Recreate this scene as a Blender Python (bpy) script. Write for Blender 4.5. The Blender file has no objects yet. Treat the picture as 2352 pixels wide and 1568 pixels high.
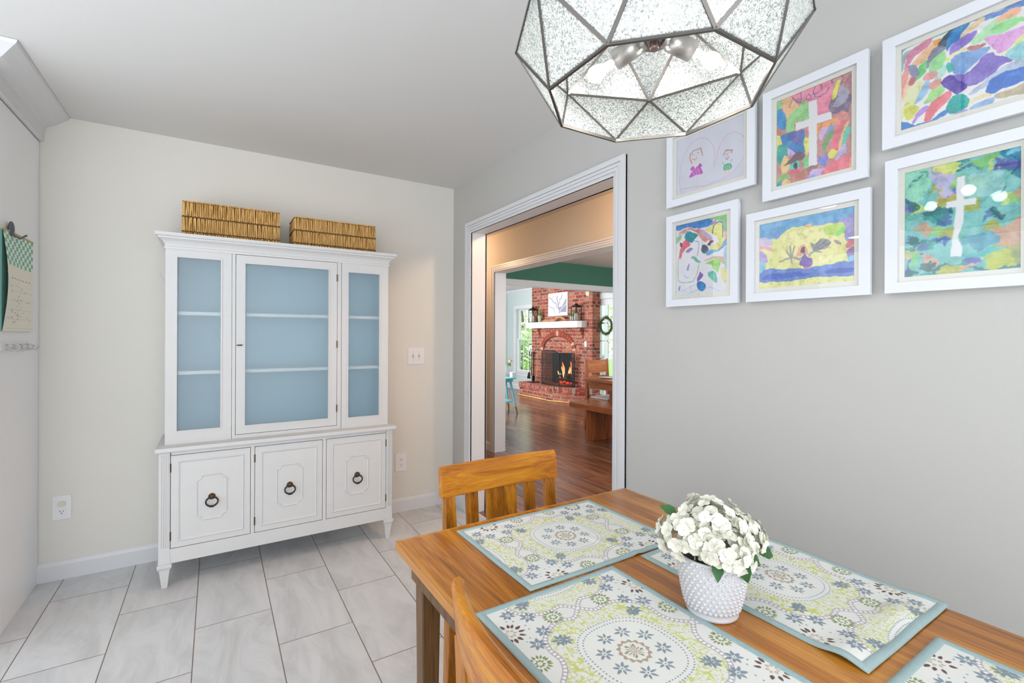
# Dining nook with a white hutch, picture wall and a view through the hall to the living room
# constants
L_WORLD, L_BACK, L_DIN, L_LIV, L_HALL, L_LAMP, L_UP = 1.75, 46, 60, 125, 26, 1.35, 43
TILE_D, TILE_L = (190, 191, 192), (209, 210, 212)
import bpy, bmesh, math, random
import numpy as np
from mathutils import Vector, Matrix

C = bpy.context.scene.collection
SC = bpy.context.scene
PI = math.pi

# ------------------------------------------------------------------ camera
F_PX, YAW, ROLL, CY, EYE = 1085.4, math.radians(32.116), 0.00426, 771.64, 1.30
cam_d = bpy.data.cameras.new('camera')
cam_d.sensor_width = 36.0
cam_d.lens = F_PX / 2352 * 36.0
cam_d.shift_y = -(784 - CY) / 2352
cam_d.clip_start = 0.02
cam = bpy.data.objects.new('camera', cam_d)
C.objects.link(cam)
fw = Vector((math.sin(YAW), math.cos(YAW), 0)); rt0 = Vector((math.cos(YAW), -math.sin(YAW), 0)); up0 = Vector((0, 0, 1))
rt = rt0 * math.cos(ROLL) + up0 * math.sin(ROLL); up = -rt0 * math.sin(ROLL) + up0 * math.cos(ROLL)
cam.matrix_world = Matrix(((rt.x, up.x, -fw.x, 0), (rt.y, up.y, -fw.y, 0), (rt.z, up.z, -fw.z, EYE), (0, 0, 0, 1)))
SC.camera = cam

# ------------------------------------------------------------------ world, lights, exposure
w = bpy.data.worlds.new('World'); SC.world = w; w.use_nodes = True
bg = w.node_tree.nodes['Background']
bg.inputs[0].default_value = (0.90, 0.95, 1.0, 1); bg.inputs[1].default_value = L_WORLD
SC.view_settings.view_transform = 'Standard'
try: SC.view_settings.look = 'None'
except Exception: pass
SC.view_settings.exposure = 0.25
SC.view_settings.gamma = 1.0
SC.view_settings.use_curve_mapping = False
SC.cycles.max_bounces = 10
SC.cycles.diffuse_bounces = 5
SC.cycles.glossy_bounces = 4
SC.cycles.transmission_bounces = 6
SC.cycles.transparent_max_bounces = 12
SC.cycles.sample_clamp_indirect = 6.0
SC.cycles.caustics_reflective = False
SC.cycles.caustics_refractive = True
SC.cycles.use_denoising = True

def area(name, loc, rot, sx, sy, power, col=(1, 1, 1)):
    d = bpy.data.lights.new(name, 'AREA'); d.shape = 'RECTANGLE'; d.size = sx; d.size_y = sy; d.energy = power; d.color = col
    o = bpy.data.objects.new(name, d); C.objects.link(o); o.location = loc; o.rotation_euler = rot
    return o
def point(name, loc, power, col=(1, 1, 1), r=0.05, parent=None):
    d = bpy.data.lights.new(name, 'POINT'); d.energy = power; d.color = col; d.shadow_soft_size = r
    o = bpy.data.objects.new(name, d); C.objects.link(o); o.location = loc
    if parent: o.parent = parent
    return o
sun_d = bpy.data.lights.new('sun', 'SUN'); sun_d.energy = 4.5; sun_d.angle = 0.02; sun_d.color = (1, .97, .9)
sun = bpy.data.objects.new('sun', sun_d); C.objects.link(sun); sun.rotation_euler = Vector((.75, .1, -1.2)).to_track_quat('-Z', 'Y').to_euler(); sun.location = (0, 0, 8)
# area fills added out of view, cool like daylight; no windows stand there
area('rear_fill', (-0.5, -2.4, 1.5), (math.radians(90), 0, math.radians(2)), 3.6, 1.9, L_BACK, (0.92, 0.96, 1.0))  # added fill panel behind the camera, in place of unseen daylight
area('ceiling_fill', (-1.9, 0.4, 0.9), (math.radians(180), 0, 0), 2.4, 2.4, L_UP, (0.92, 0.96, 1.0))   # added uplight that brightens the ceiling; no real lamp stands here
area('dining_fill', (4.6, 1.7, 1.5), (math.radians(90), 0, 0), 2.2, 1.6, L_DIN, (0.93, 0.97, 1.0))  # added fill at the closed end of the dining room
area('living_fill', (3.0, 8.0, 1.5), (math.radians(90), 0, math.radians(-90)), 2.6, 1.6, L_LIV, (0.93, 0.97, 1.0))  # unseen fill added inside the living room, facing the fireplace wall

# ------------------------------------------------------------------ materials
def s2l(c):
    return tuple(((x / 255) / 12.92 if x / 255 <= 0.04045 else ((x / 255 + 0.055) / 1.055) ** 2.4) for x in c)
MATS = {}
def nm(name):
    m = bpy.data.materials.new(name); m.use_nodes = True
    nt = m.node_tree; b = nt.nodes['Principled BSDF']
    return m, nt, b
def N(nt, t, **kw):
    n = nt.nodes.new(t)
    for k, v in kw.items():
        setattr(n, k, v)
    return n
def coords(nt, kind='world', scale=(1, 1, 1), loc=(0, 0, 0), rot=(0, 0, 0)):
    mp = N(nt, 'ShaderNodeMapping')
    if kind == 'world':
        g = N(nt, 'ShaderNodeNewGeometry'); nt.links.new(g.outputs['Position'], mp.inputs[0])
    else:
        g = N(nt, 'ShaderNodeTexCoord'); nt.links.new(g.outputs['Object'], mp.inputs[0])
    mp.inputs['Scale'].default_value = scale; mp.inputs['Location'].default_value = loc; mp.inputs['Rotation'].default_value = rot
    return mp.outputs[0]
def plain(name, rgb, rough=0.5, metal=0.0, var=0.0, vscale=8.0, bump=0.0, bscale=200.0, kind='world', spec=0.5, coat=0.0):
    if name in MATS: return MATS[name]
    m, nt, b = nm(name)
    col = (*s2l(rgb), 1)
    b.inputs['Base Color'].default_value = col
    b.inputs['Roughness'].default_value = rough; b.inputs['Metallic'].default_value = metal
    b.inputs['Specular IOR Level'].default_value = spec
    b.inputs['Coat Weight'].default_value = coat
    if var or bump:
        v = coords(nt, kind)
    if var:
        n = N(nt, 'ShaderNodeTexNoise'); n.inputs['Scale'].default_value = vscale; n.inputs['Detail'].default_value = 5
        nt.links.new(v, n.inputs['Vector'])
        mx = N(nt, 'ShaderNodeMix', data_type='RGBA')
        nt.links.new(n.outputs['Fac'], mx.inputs['Factor'])
        lo = tuple(max(0, c * (1 - var)) for c in col[:3]); hi = tuple(min(1, c * (1 + var)) for c in col[:3])
        mx.inputs['A'].default_value = (*lo, 1); mx.inputs['B'].default_value = (*hi, 1)
        nt.links.new(mx.outputs['Result'], b.inputs['Base Color'])
    if bump:
        n2 = N(nt, 'ShaderNodeTexNoise'); n2.inputs['Scale'].default_value = bscale; n2.inputs['Detail'].default_value = 3
        nt.links.new(v, n2.inputs['Vector'])
        bp = N(nt, 'ShaderNodeBump'); bp.inputs['Strength'].default_value = bump; bp.inputs['Distance'].default_value = 0.002
        nt.links.new(n2.outputs['Fac'], bp.inputs['Height']); nt.links.new(bp.outputs['Normal'], b.inputs['Normal'])
    MATS[name] = m
    return m
def wood(name, dark, mid, light, axis='y', scale=1.0, rough=0.35, kind='world', contrast=1.0, coat=0.0, fine=60):
    if name in MATS: return MATS[name]
    m, nt, b = nm(name)
    long_ = 1.2 * scale; cross = 16 * scale
    sc = {'x': (long_, cross, cross), 'y': (cross, long_, cross), 'z': (cross, cross, long_)}[axis]
    v = coords(nt, kind, sc)
    n = N(nt, 'ShaderNodeTexNoise'); n.inputs['Scale'].default_value = 1.0; n.inputs['Detail'].default_value = 6; n.inputs['Roughness'].default_value = 0.6; n.inputs['Distortion'].default_value = 0.6
    nt.links.new(v, n.inputs['Vector'])
    f = fine * scale
    sc2 = {'x': (f * 0.06, f * 3, f * 3), 'y': (f * 3, f * 0.06, f * 3), 'z': (f * 3, f * 3, f * 0.06)}[axis]
    v2 = coords(nt, kind, sc2)
    n2 = N(nt, 'ShaderNodeTexNoise'); n2.inputs['Scale'].default_value = 1.0; n2.inputs['Detail'].default_value = 3
    nt.links.new(v2, n2.inputs['Vector'])
    ad = N(nt, 'ShaderNodeMath', operation='MULTIPLY_ADD'); ad.inputs[1].default_value = 0.35
    nt.links.new(n2.outputs['Fac'], ad.inputs[0]); 
    ml = N(nt, 'ShaderNodeMath', operation='MULTIPLY'); ml.inputs[1].default_value = 0.72
    nt.links.new(n.outputs['Fac'], ml.inputs[0]); nt.links.new(ml.outputs[0], ad.inputs[2])
    r = N(nt, 'ShaderNodeValToRGB')
    e = r.color_ramp.elements
    c = 0.16 / contrast
    e[0].position = 0.53 - c; e[0].color = (*s2l(dark), 1); e[1].position = 0.53 + c; e[1].color = (*s2l(light), 1)
    k = r.color_ramp.elements.new(0.53); k.color = (*s2l(mid), 1)
    nt.links.new(ad.outputs[0], r.inputs['Fac']); nt.links.new(r.outputs['Color'], b.inputs['Base Color'])
    b.inputs['Roughness'].default_value = rough; b.inputs['Coat Weight'].default_value = coat; b.inputs['Coat Roughness'].default_value = 0.12
    MATS[name] = m
    return m
def emis(name, rgb, strength):
    if name in MATS: return MATS[name]
    m, nt, b = nm(name)
    b.inputs['Base Color'].default_value = (0, 0, 0, 1)
    b.inputs['Emission Color'].default_value = (*s2l(rgb), 1); b.inputs['Emission Strength'].default_value = strength
    MATS[name] = m
    return m
def thin_glass(name, tint=(1, 1, 1), ior=1.45, rough=0.0):
    if name in MATS: return MATS[name]
    m, nt, b = nm(name); nt.nodes.remove(b)
    out = [n for n in nt.nodes if n.type == 'OUTPUT_MATERIAL'][0]
    t = N(nt, 'ShaderNodeBsdfTransparent'); t.inputs[0].default_value = (*tint, 1)
    g = N(nt, 'ShaderNodeBsdfGlossy'); g.inputs['Roughness'].default_value = rough
    fr = N(nt, 'ShaderNodeFresnel'); ge = N(nt, 'ShaderNodeNewGeometry')
    mr = N(nt, 'ShaderNodeMapRange'); mr.inputs['To Min'].default_value = ior; mr.inputs['To Max'].default_value = 1 / ior
    nt.links.new(ge.outputs['Backfacing'], mr.inputs['Value']); nt.links.new(mr.outputs[0], fr.inputs['IOR'])
    mx = N(nt, 'ShaderNodeMixShader')
    nt.links.new(fr.outputs[0], mx.inputs[0]); nt.links.new(t.outputs[0], mx.inputs[1]); nt.links.new(g.outputs[0], mx.inputs[2])
    nt.links.new(mx.outputs[0], out.inputs[0])
    MATS[name] = m
    return m
def vcol(name, rough=0.6, bump=0.0, bscale=900, coat=0.0):
    if name in MATS: return MATS[name]
    m, nt, b = nm(name)
    a = N(nt, 'ShaderNodeAttribute'); a.attribute_name = 'paint'
    nt.links.new(a.outputs['Color'], b.inputs['Base Color']); b.inputs['Roughness'].default_value = rough
    b.inputs['Specular IOR Level'].default_value = 0.2
    if bump:
        v = coords(nt)
        n2 = N(nt, 'ShaderNodeTexNoise'); n2.inputs['Scale'].default_value = bscale
        nt.links.new(v, n2.inputs['Vector'])
        bp = N(nt, 'ShaderNodeBump'); bp.inputs['Strength'].default_value = bump; bp.inputs['Distance'].default_value = 0.001
        nt.links.new(n2.outputs['Fac'], bp.inputs['Height']); nt.links.new(bp.outputs['Normal'], b.inputs['Normal'])
    MATS[name] = m
    return m

def tile_mat():
    m, nt, b = nm('porcelain_tile')
    g = N(nt, 'ShaderNodeNewGeometry'); sp = N(nt, 'ShaderNodeSeparateXYZ'); nt.links.new(g.outputs['Position'], sp.inputs[0])
    cb = N(nt, 'ShaderNodeCombineXYZ')
    sx = N(nt, 'ShaderNodeMath', operation='SUBTRACT'); sx.inputs[1].default_value = 0.2305 - 0.3025 * 20
    sy = N(nt, 'ShaderNodeMath', operation='SUBTRACT'); sy.inputs[1].default_value = 2.508 - 0.62 * 20
    nt.links.new(sp.outputs['X'], sx.inputs[0]); nt.links.new(sp.outputs['Y'], sy.inputs[0])
    nt.links.new(sy.outputs[0], cb.inputs['X']); nt.links.new(sx.outputs[0], cb.inputs['Y'])
    br = N(nt, 'ShaderNodeTexBrick'); br.offset = 0.5; br.offset_frequency = 2
    br.inputs['Scale'].default_value = 1.0; br.inputs['Brick Width'].default_value = 0.62; br.inputs['Row Height'].default_value = 0.3025
    br.inputs['Mortar Size'].default_value = 0.0021; br.inputs['Mortar Smooth'].default_value = 0.1; br.inputs['Bias'].default_value = 0.0
    br.inputs['Color1'].default_value = (0.0, 0.0, 0.0, 1); br.inputs['Color2'].default_value = (1, 1, 1, 1); br.inputs['Mortar'].default_value = (0.5, 0.5, 0.5, 1)
    nt.links.new(cb.outputs[0], br.inputs['Vector'])
    # cloudy stone veining, shifted per tile
    sc = N(nt, 'ShaderNodeVectorMath', operation='SCALE'); sc.inputs['Scale'].default_value = 7.0
    nt.links.new(br.outputs['Color'], sc.inputs[0])
    av = N(nt, 'ShaderNodeVectorMath', operation='ADD'); nt.links.new(sc.outputs[0], av.inputs[0])
    mp = N(nt, 'ShaderNodeMapping'); mp.inputs['Scale'].default_value = (4.5, 1.6, 1); mp.inputs['Rotation'].default_value = (0, 0, 0.9)
    nt.links.new(g.outputs['Position'], mp.inputs[0]); nt.links.new(mp.outputs[0], av.inputs[1])
    n = N(nt, 'ShaderNodeTexNoise'); n.inputs['Scale'].default_value = 1.6; n.inputs['Detail'].default_value = 9; n.inputs['Roughness'].default_value = 0.62; n.inputs['Distortion'].default_value = 1.2
    nt.links.new(av.outputs[0], n.inputs['Vector'])
    r = N(nt, 'ShaderNodeValToRGB'); e = r.color_ramp.elements
    e[0].position = 0.34; e[0].color = (*s2l(TILE_D), 1); e[1].position = 0.60; e[1].color = (*s2l(TILE_L), 1)
    nt.links.new(n.outputs['Fac'], r.inputs['Fac'])
    # thin pale veins
    n3 = N(nt, 'ShaderNodeTexNoise'); n3.inputs['Scale'].default_value = 1.3; n3.inputs['Detail'].default_value = 4; n3.inputs['Distortion'].default_value = 0.8
    nt.links.new(av.outputs[0], n3.inputs['Vector'])
    ab = N(nt, 'ShaderNodeMath', operation='SUBTRACT'); ab.inputs[1].default_value = 0.47; nt.links.new(n3.outputs['Fac'], ab.inputs[0])
    ab2 = N(nt, 'ShaderNodeMath', operation='ABSOLUTE'); nt.links.new(ab.outputs[0], ab2.inputs[0])
    mr = N(nt, 'ShaderNodeMapRange'); mr.inputs['From Min'].default_value = 0; mr.inputs['From Max'].default_value = 0.004; mr.inputs['To Min'].default_value = 0.3; mr.inputs['To Max'].default_value = 0
    nt.links.new(ab2.outputs[0], mr.inputs['Value'])
    mv = N(nt, 'ShaderNodeMix', data_type='RGBA'); nt.links.new(mr.outputs[0], mv.inputs['Factor']); nt.links.new(r.outputs['Color'], mv.inputs['A']); mv.inputs['B'].default_value = (*s2l((226, 226, 224)), 1)
    mx = N(nt, 'ShaderNodeMix', data_type='RGBA'); nt.links.new(br.outputs['Fac'], mx.inputs['Factor']); nt.links.new(mv.outputs['Result'], mx.inputs['A']); mx.inputs['B'].default_value = (*s2l((122, 104, 94)), 1)
    nt.links.new(mx.outputs['Result'], b.inputs['Base Color'])
    b.inputs['Roughness'].default_value = 0.38
    bp = N(nt, 'ShaderNodeBump'); bp.inputs['Strength'].default_value = 0.5; bp.inputs['Distance'].default_value = 0.001; bp.invert = True
    nt.links.new(br.outputs['Fac'], bp.inputs['Height']); nt.links.new(bp.outputs['Normal'], b.inputs['Normal'])
    return m

def plank_mat():
    m, nt, b = nm('dark_wood_planks')
    g = N(nt, 'ShaderNodeNewGeometry'); sp = N(nt, 'ShaderNodeSeparateXYZ'); nt.links.new(g.outputs['Position'], sp.inputs[0])
    cb = N(nt, 'ShaderNodeCombineXYZ'); nt.links.new(sp.outputs['Y'], cb.inputs['X']); nt.links.new(sp.outputs['X'], cb.inputs['Y'])
    br = N(nt, 'ShaderNodeTexBrick'); br.offset = 0.37; br.offset_frequency = 3
    br.inputs['Scale'].default_value = 1.0; br.inputs['Brick Width'].default_value = 1.1; br.inputs['Row Height'].default_value = 0.1
    br.inputs['Mortar Size'].default_value = 0.0015; br.inputs['Mortar Smooth'].default_value = 0.1
    br.inputs['Color1'].default_value = (0, 0, 0, 1); br.inputs['Color2'].default_value = (1, 1, 1, 1); br.inputs['Mortar'].default_value = (0, 0, 0, 1)
    nt.links.new(cb.outputs[0], br.inputs['Vector'])
    sc = N(nt, 'ShaderNodeVectorMath', operation='SCALE'); sc.inputs['Scale'].default_value = 9.0; nt.links.new(br.outputs['Color'], sc.inputs[0])
    mp = N(nt, 'ShaderNodeMapping'); mp.inputs['Scale'].default_value = (34, 1.6, 1); nt.links.new(g.outputs['Position'], mp.inputs[0])
    av = N(nt, 'ShaderNodeVectorMath', operation='ADD'); nt.links.new(sc.outputs[0], av.inputs[0]); nt.links.new(mp.outputs[0], av.inputs[1])
    n = N(nt, 'ShaderNodeTexNoise'); n.inputs['Scale'].default_value = 1.0; n.inputs['Detail'].default_value = 6; n.inputs['Roughness'].default_value = 0.65
    nt.links.new(av.outputs[0], n.inputs['Vector'])
    hue = N(nt, 'ShaderNodeSeparateColor'); nt.links.new(br.outputs['Color'], hue.inputs[0])
    ad = N(nt, 'ShaderNodeMath', operation='MULTIPLY_ADD'); ad.inputs[1].default_value = 0.14; nt.links.new(hue.outputs[0], ad.inputs[0]); nt.links.new(n.outputs['Fac'], ad.inputs[2])
    r = N(nt, 'ShaderNodeValToRGB'); e = r.color_ramp.elements
    e[0].position = 0.38; e[0].color = (*s2l((66, 42, 32)), 1); e[1].position = 0.78; e[1].color = (*s2l((160, 112, 82)), 1)
    k = e.new(0.56); k.color = (*s2l((116, 76, 54)), 1)
    nt.links.new(ad.outputs[0], r.inputs['Fac'])
    mx = N(nt, 'ShaderNodeMix', data_type='RGBA'); nt.links.new(br.outputs['Fac'], mx.inputs['Factor']); nt.links.new(r.outputs['Color'], mx.inputs['A']); mx.inputs['B'].default_value = (*s2l((45, 28, 22)), 1)
    nt.links.new(mx.outputs['Result'], b.inputs['Base Color']); b.inputs['Roughness'].default_value = 0.22
    bp = N(nt, 'ShaderNodeBump'); bp.inputs['Strength'].default_value = 0.25; bp.inputs['Distance'].default_value = 0.002
    nt.links.new(n.outputs['Fac'], bp.inputs['Height']); nt.links.new(bp.outputs['Normal'], b.inputs['Normal'])
    return m

def brick_mat(name, sol=False):
    m, nt, b = nm(name)
    g = N(nt, 'ShaderNodeNewGeometry'); sp = N(nt, 'ShaderNodeSeparateXYZ'); nt.links.new(g.outputs['Position'], sp.inputs[0])
    cb = N(nt, 'ShaderNodeCombineXYZ')
    s = N(nt, 'ShaderNodeMath', operation='ADD'); nt.links.new(sp.outputs['X'], s.inputs[0]); nt.links.new(sp.outputs['Y'], s.inputs[1])
    nt.links.new(s.outputs[0], cb.inputs['X']); nt.links.new(sp.outputs['Z'], cb.inputs['Y'])
    br = N(nt, 'ShaderNodeTexBrick'); br.offset = 0.5
    br.inputs['Scale'].default_value = 1.0
    br.inputs['Brick Width'].default_value = 0.072 if sol else 0.205; br.inputs['Row Height'].default_value = 0.5 if sol else 0.0685
    br.inputs['Mortar Size'].default_value = 0.0085; br.inputs['Mortar Smooth'].default_value = 0.3; br.inputs['Bias'].default_value = 0.0
    br.inputs['Color1'].default_value = (0, 0, 0, 1); br.inputs['Color2'].default_value = (1, 1, 1, 1); br.inputs['Mortar'].default_value = (0.5, 0.5, 0.5, 1)
    nt.links.new(cb.outputs[0], br.inputs['Vector'])
    r = N(nt, 'ShaderNodeValToRGB'); e = r.color_ramp.elements
    e[0].position = 0.0; e[0].color = (*s2l((112, 46, 36)), 1); e[1].position = 1.0; e[1].color = (*s2l((176, 92, 68)), 1)
    k = e.new(0.45); k.color = (*s2l((146, 54, 40)), 1)
    nt.links.new(br.outputs['Color'], r.inputs['Fac'])
    n = N(nt, 'ShaderNodeTexNoise'); n.inputs['Scale'].default_value = 22; n.inputs['Detail'].default_value = 5; n.inputs['Roughness'].default_value = 0.6
    nt.links.new(g.outputs['Position'], n.inputs['Vector'])
    mr = N(nt, 'ShaderNodeMapRange'); mr.inputs['From Min'].default_value = 0.52; mr.inputs['From Max'].default_value = 0.64; mr.inputs['To Max'].default_value = 0.6
    nt.links.new(n.outputs['Fac'], mr.inputs['Value'])
    w_ = N(nt, 'ShaderNodeMix', data_type='RGBA'); nt.links.new(mr.outputs[0], w_.inputs['Factor']); nt.links.new(r.outputs['Color'], w_.inputs['A']); w_.inputs['B'].default_value = (*s2l((196, 164, 140)), 1)
    mx = N(nt, 'ShaderNodeMix', data_type='RGBA'); nt.links.new(br.outputs['Fac'], mx.inputs['Factor']); nt.links.new(w_.outputs['Result'], mx.inputs['A']); mx.inputs['B'].default_value = (*s2l((150, 138, 122)), 1)
    nt.links.new(mx.outputs['Result'], b.inputs['Base Color']); b.inputs['Roughness'].default_value = 0.85
    bp = N(nt, 'ShaderNodeBump'); bp.inputs['Strength'].default_value = 0.8; bp.inputs['Distance'].default_value = 0.01; bp.invert = True
    nt.links.new(br.outputs['Fac'], bp.inputs['Height']); nt.links.new(bp.outputs['Normal'], b.inputs['Normal'])
    return m

# ------------------------------------------------------------------ mesh helpers
class MB:
    def __init__(s): s.v = []; s.f = []; s.sm = []
    def add(s, vs, fs, smooth=False):
        o = len(s.v); s.v += [tuple(p) for p in vs]; s.f += [tuple(i + o for i in f) for f in fs]; s.sm += [smooth] * len(fs)
        return s
    def box(s, x0, y0, z0, x1, y1, z1):
        vs = [(x, y, z) for z in (z0, z1) for y in (y0, y1) for x in (x0, x1)]
        return s.add(vs, [(0, 2, 3, 1), (4, 5, 7, 6), (0, 1, 5, 4), (2, 6, 7, 3), (0, 4, 6, 2), (1, 3, 7, 5)])
    def hexa(s, vs):   # 8 verts: bottom 4 (ccw), top 4
        return s.add(vs, [(3, 2, 1, 0), (4, 5, 6, 7), (0, 1, 5, 4), (1, 2, 6, 5), (2, 3, 7, 6), (3, 0, 4, 7)])
    def bar(s, p0, p1, w, h, upv=(0, 0, 1), w1=None, h1=None):
        p0 = Vector(p0); p1 = Vector(p1); d = (p1 - p0).normalized(); u = Vector(upv)
        if abs(d.dot(u)) > 0.98: u = Vector((1, 0, 0))
        r = d.cross(u).normalized(); u = r.cross(d)
        w1 = w if w1 is None else w1; h1 = h if h1 is None else h1
        vs = []
        for p, a, b in ((p0, w, h), (p1, w1, h1)):
            for sx, sy in ((-1, -1), (1, -1), (1, 1), (-1, 1)): vs.append(p + r * sx * a / 2 + u * sy * b / 2)
        return s.hexa(vs)
    def tube(s, pts, r, n=10, closed=False, caps=True, smooth=True):
        pts = [Vector(p) for p in pts]; m = len(pts); rs = r if isinstance(r, (list, tuple)) else [r] * m
        prev = None; vs = []
        for i, p in enumerate(pts):
            if closed: t = pts[(i + 1) % m] - pts[i - 1]
            else: t = pts[min(i + 1, m - 1)] - pts[max(i - 1, 0)]
            t.normalize()
            if prev is None:
                a = Vector((0, 0, 1)) if abs(t.z) < 0.9 else Vector((1, 0, 0))
                nrm = t.cross(a).normalized()
            else:
                nrm = (prev - t * prev.dot(t)).normalized()
            prev = nrm; bn = t.cross(nrm)
            for k in range(n):
                a = 2 * PI * k / n; vs.append(p + (nrm * math.cos(a) + bn * math.sin(a)) * rs[i])
        fs = []
        for i in range(m if closed else m - 1):
            j = (i + 1) % m
            for k in range(n):
                l = (k + 1) % n; fs.append((i * n + k, i * n + l, j * n + l, j * n + k))
        s.add(vs, fs, smooth)
        if not closed and caps: s.add(vs[:n], [tuple(range(n - 1, -1, -1))]); s.add(vs[-n:], [tuple(range(n))])
        return s
    def lathe(s, prof, c=(0, 0, 0), n=32, smooth=True, axis='z', M=None):
        vs = []; k = len(prof)
        for r, z in prof:
            for i in range(n):
                a = 2 * PI * i / n; x, y = r * math.cos(a), r * math.sin(a)
                p = {'z': (x, y, z), 'y': (x, z, y), 'x': (z, x, y)}[axis]
                if M is not None: p = M @ Vector(p)
                vs.append((p[0] + c[0], p[1] + c[1], p[2] + c[2]))
        fs = []
        for j in range(k - 1):
            for i in range(n):
                l = (i + 1) % n; fs.append((j * n + i, j * n + l, (j + 1) * n + l, (j + 1) * n + i))
        return s.add(vs, fs, smooth)
    def ball(s, c, r, n=12, m=8, sc=(1, 1, 1)):
        prof = []
        vs = []; fs = []
        for j in range(m + 1):
            t = PI * j / m
            for i in range(n):
                a = 2 * PI * i / n
                vs.append((c[0] + r * sc[0] * math.sin(t) * math.cos(a), c[1] + r * sc[1] * math.sin(t) * math.sin(a), c[2] + r * sc[2] * math.cos(t)))
        for j in range(m):
            for i in range(n):
                l = (i + 1) % n; fs.append((j * n + i, (j + 1) * n + i, (j + 1) * n + l, j * n + l))
        return s.add(vs, fs, True)
    def prism(s, poly, a0, a1, axis='z', smooth=False):
        # poly: list of 2D; axis z -> (x,y), y -> (x,z), x -> (y,z)
        def P(p, a): return {'z': (p[0], p[1], a), 'y': (p[0], a, p[1]), 'x': (a, p[0], p[1])}[axis]
        n = len(poly)
        vs = [P(p, a0) for p in poly] + [P(p, a1) for p in poly]
        s.add(vs, [tuple(range(n - 1, -1, -1)), tuple(range(n, 2 * n))])
        s.add(vs, [(i, (i + 1) % n, n + (i + 1) % n, n + i) for i in range(n)], smooth)
        return s
    def ring(s, outer, inner, a0, a1, axis='y'):
        # frame between two rects (x0,z0,x1,z1)
        o = [(outer[0], outer[1]), (outer[2], outer[1]), (outer[2], outer[3]), (outer[0], outer[3])]
        i_ = [(inner[0], inner[1]), (inner[2], inner[1]), (inner[2], inner[3]), (inner[0], inner[3])]
        for k in range(4):
            l = (k + 1) % 4
            s.prism([o[k], o[l], i_[l], i_[k]], a0, a1, axis)
        return s
    def sweep(s, path, prof, closed=False, upv=(0, 0, 1)):
        # prof 2D (out, up) swept along polyline in a horizontal plane with mitres
        path = [Vector(p) for p in path]; m = len(path); k = len(prof); vs = []
        for i, p in enumerate(path):
            if closed: a = (path[i] - path[i - 1]).normalized(); b = (path[(i + 1) % m] - path[i]).normalized()
            else:
                a = (path[i] - path[i - 1]).normalized() if i > 0 else (path[1] - path[0]).normalized()
                b = (path[i + 1] - path[i]).normalized() if i < m - 1 else a
            U = Vector(upv)
            na = a.cross(U); nb = b.cross(U); nn = (na + nb).normalized(); sc = 1 / max(0.3, nn.dot(na))
            for u, v in prof: vs.append(p + nn * u * sc + U * v)
        fs = []
        for i in range(m if closed else m - 1):
            j = (i + 1) % m
            for q in range(k):
                l = (q + 1) % k; fs.append((i * k + q, j * k + q, j * k + l, i * k + l))
        if not closed: fs += [tuple(range(k)), tuple((m - 1) * k + q for q in range(k - 1, -1, -1))]
        return s.add(vs, fs)
    def build(s, name, mat, parent=None, bevel=0.0, seg=2, center=True, fix=True):
        me = bpy.data.meshes.new(name)
        off = Vector((0, 0, 0)); o = parent
        while o is not None: off += o.location; o = o.parent
        base = Vector((0, 0, 0))
        if parent is None and center and s.v:
            xs = [p[0] for p in s.v]; ys = [p[1] for p in s.v]; zs = [p[2] for p in s.v]
            base = Vector(((min(xs) + max(xs)) / 2, (min(ys) + max(ys)) / 2, min(zs)))
        t = off + base
        me.from_pydata([(p[0] - t.x, p[1] - t.y, p[2] - t.z) for p in s.v], [], s.f)
        me.polygons.foreach_set('use_smooth', s.sm)
        if fix:
            bm = bmesh.new(); bm.from_mesh(me); bmesh.ops.recalc_face_normals(bm, faces=bm.faces); bm.to_mesh(me); bm.free()
        me.materials.append(mat)
        ob = bpy.data.objects.new(name, me); C.objects.link(ob)
        ob.location = base
        if parent is not None: ob.parent = parent
        if bevel > 0:
            b = ob.modifiers.new('bevel', 'BEVEL'); b.width = bevel; b.segments = seg; b.limit_method = 'ANGLE'; b.angle_limit = math.radians(35)
            b.harden_normals = False
        return ob
def tag(o, label, cat, group=None, kind=None):
    if label: o['label'] = label
    if cat: o['category'] = cat
    if group: o['group'] = group
    if kind: o['kind'] = kind
    return o
def thing(name, label, cat, loc=(0, 0, 0), group=None):
    o = bpy.data.objects.new(name, None); C.objects.link(o); o.location = loc; o.empty_display_size = 0.1
    return tag(o, label, cat, group)
def struct(mb, name, mat, bevel=0.0, **kw):
    o = mb.build(name, mat, None, bevel, center=False, **kw); o['kind'] = 'structure'; return o
def copy_tree(o, parent=None):
    c = o.copy(); C.objects.link(c); c.parent = parent
    for ch in list(o.children): copy_tree(ch, c)
    return c
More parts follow.
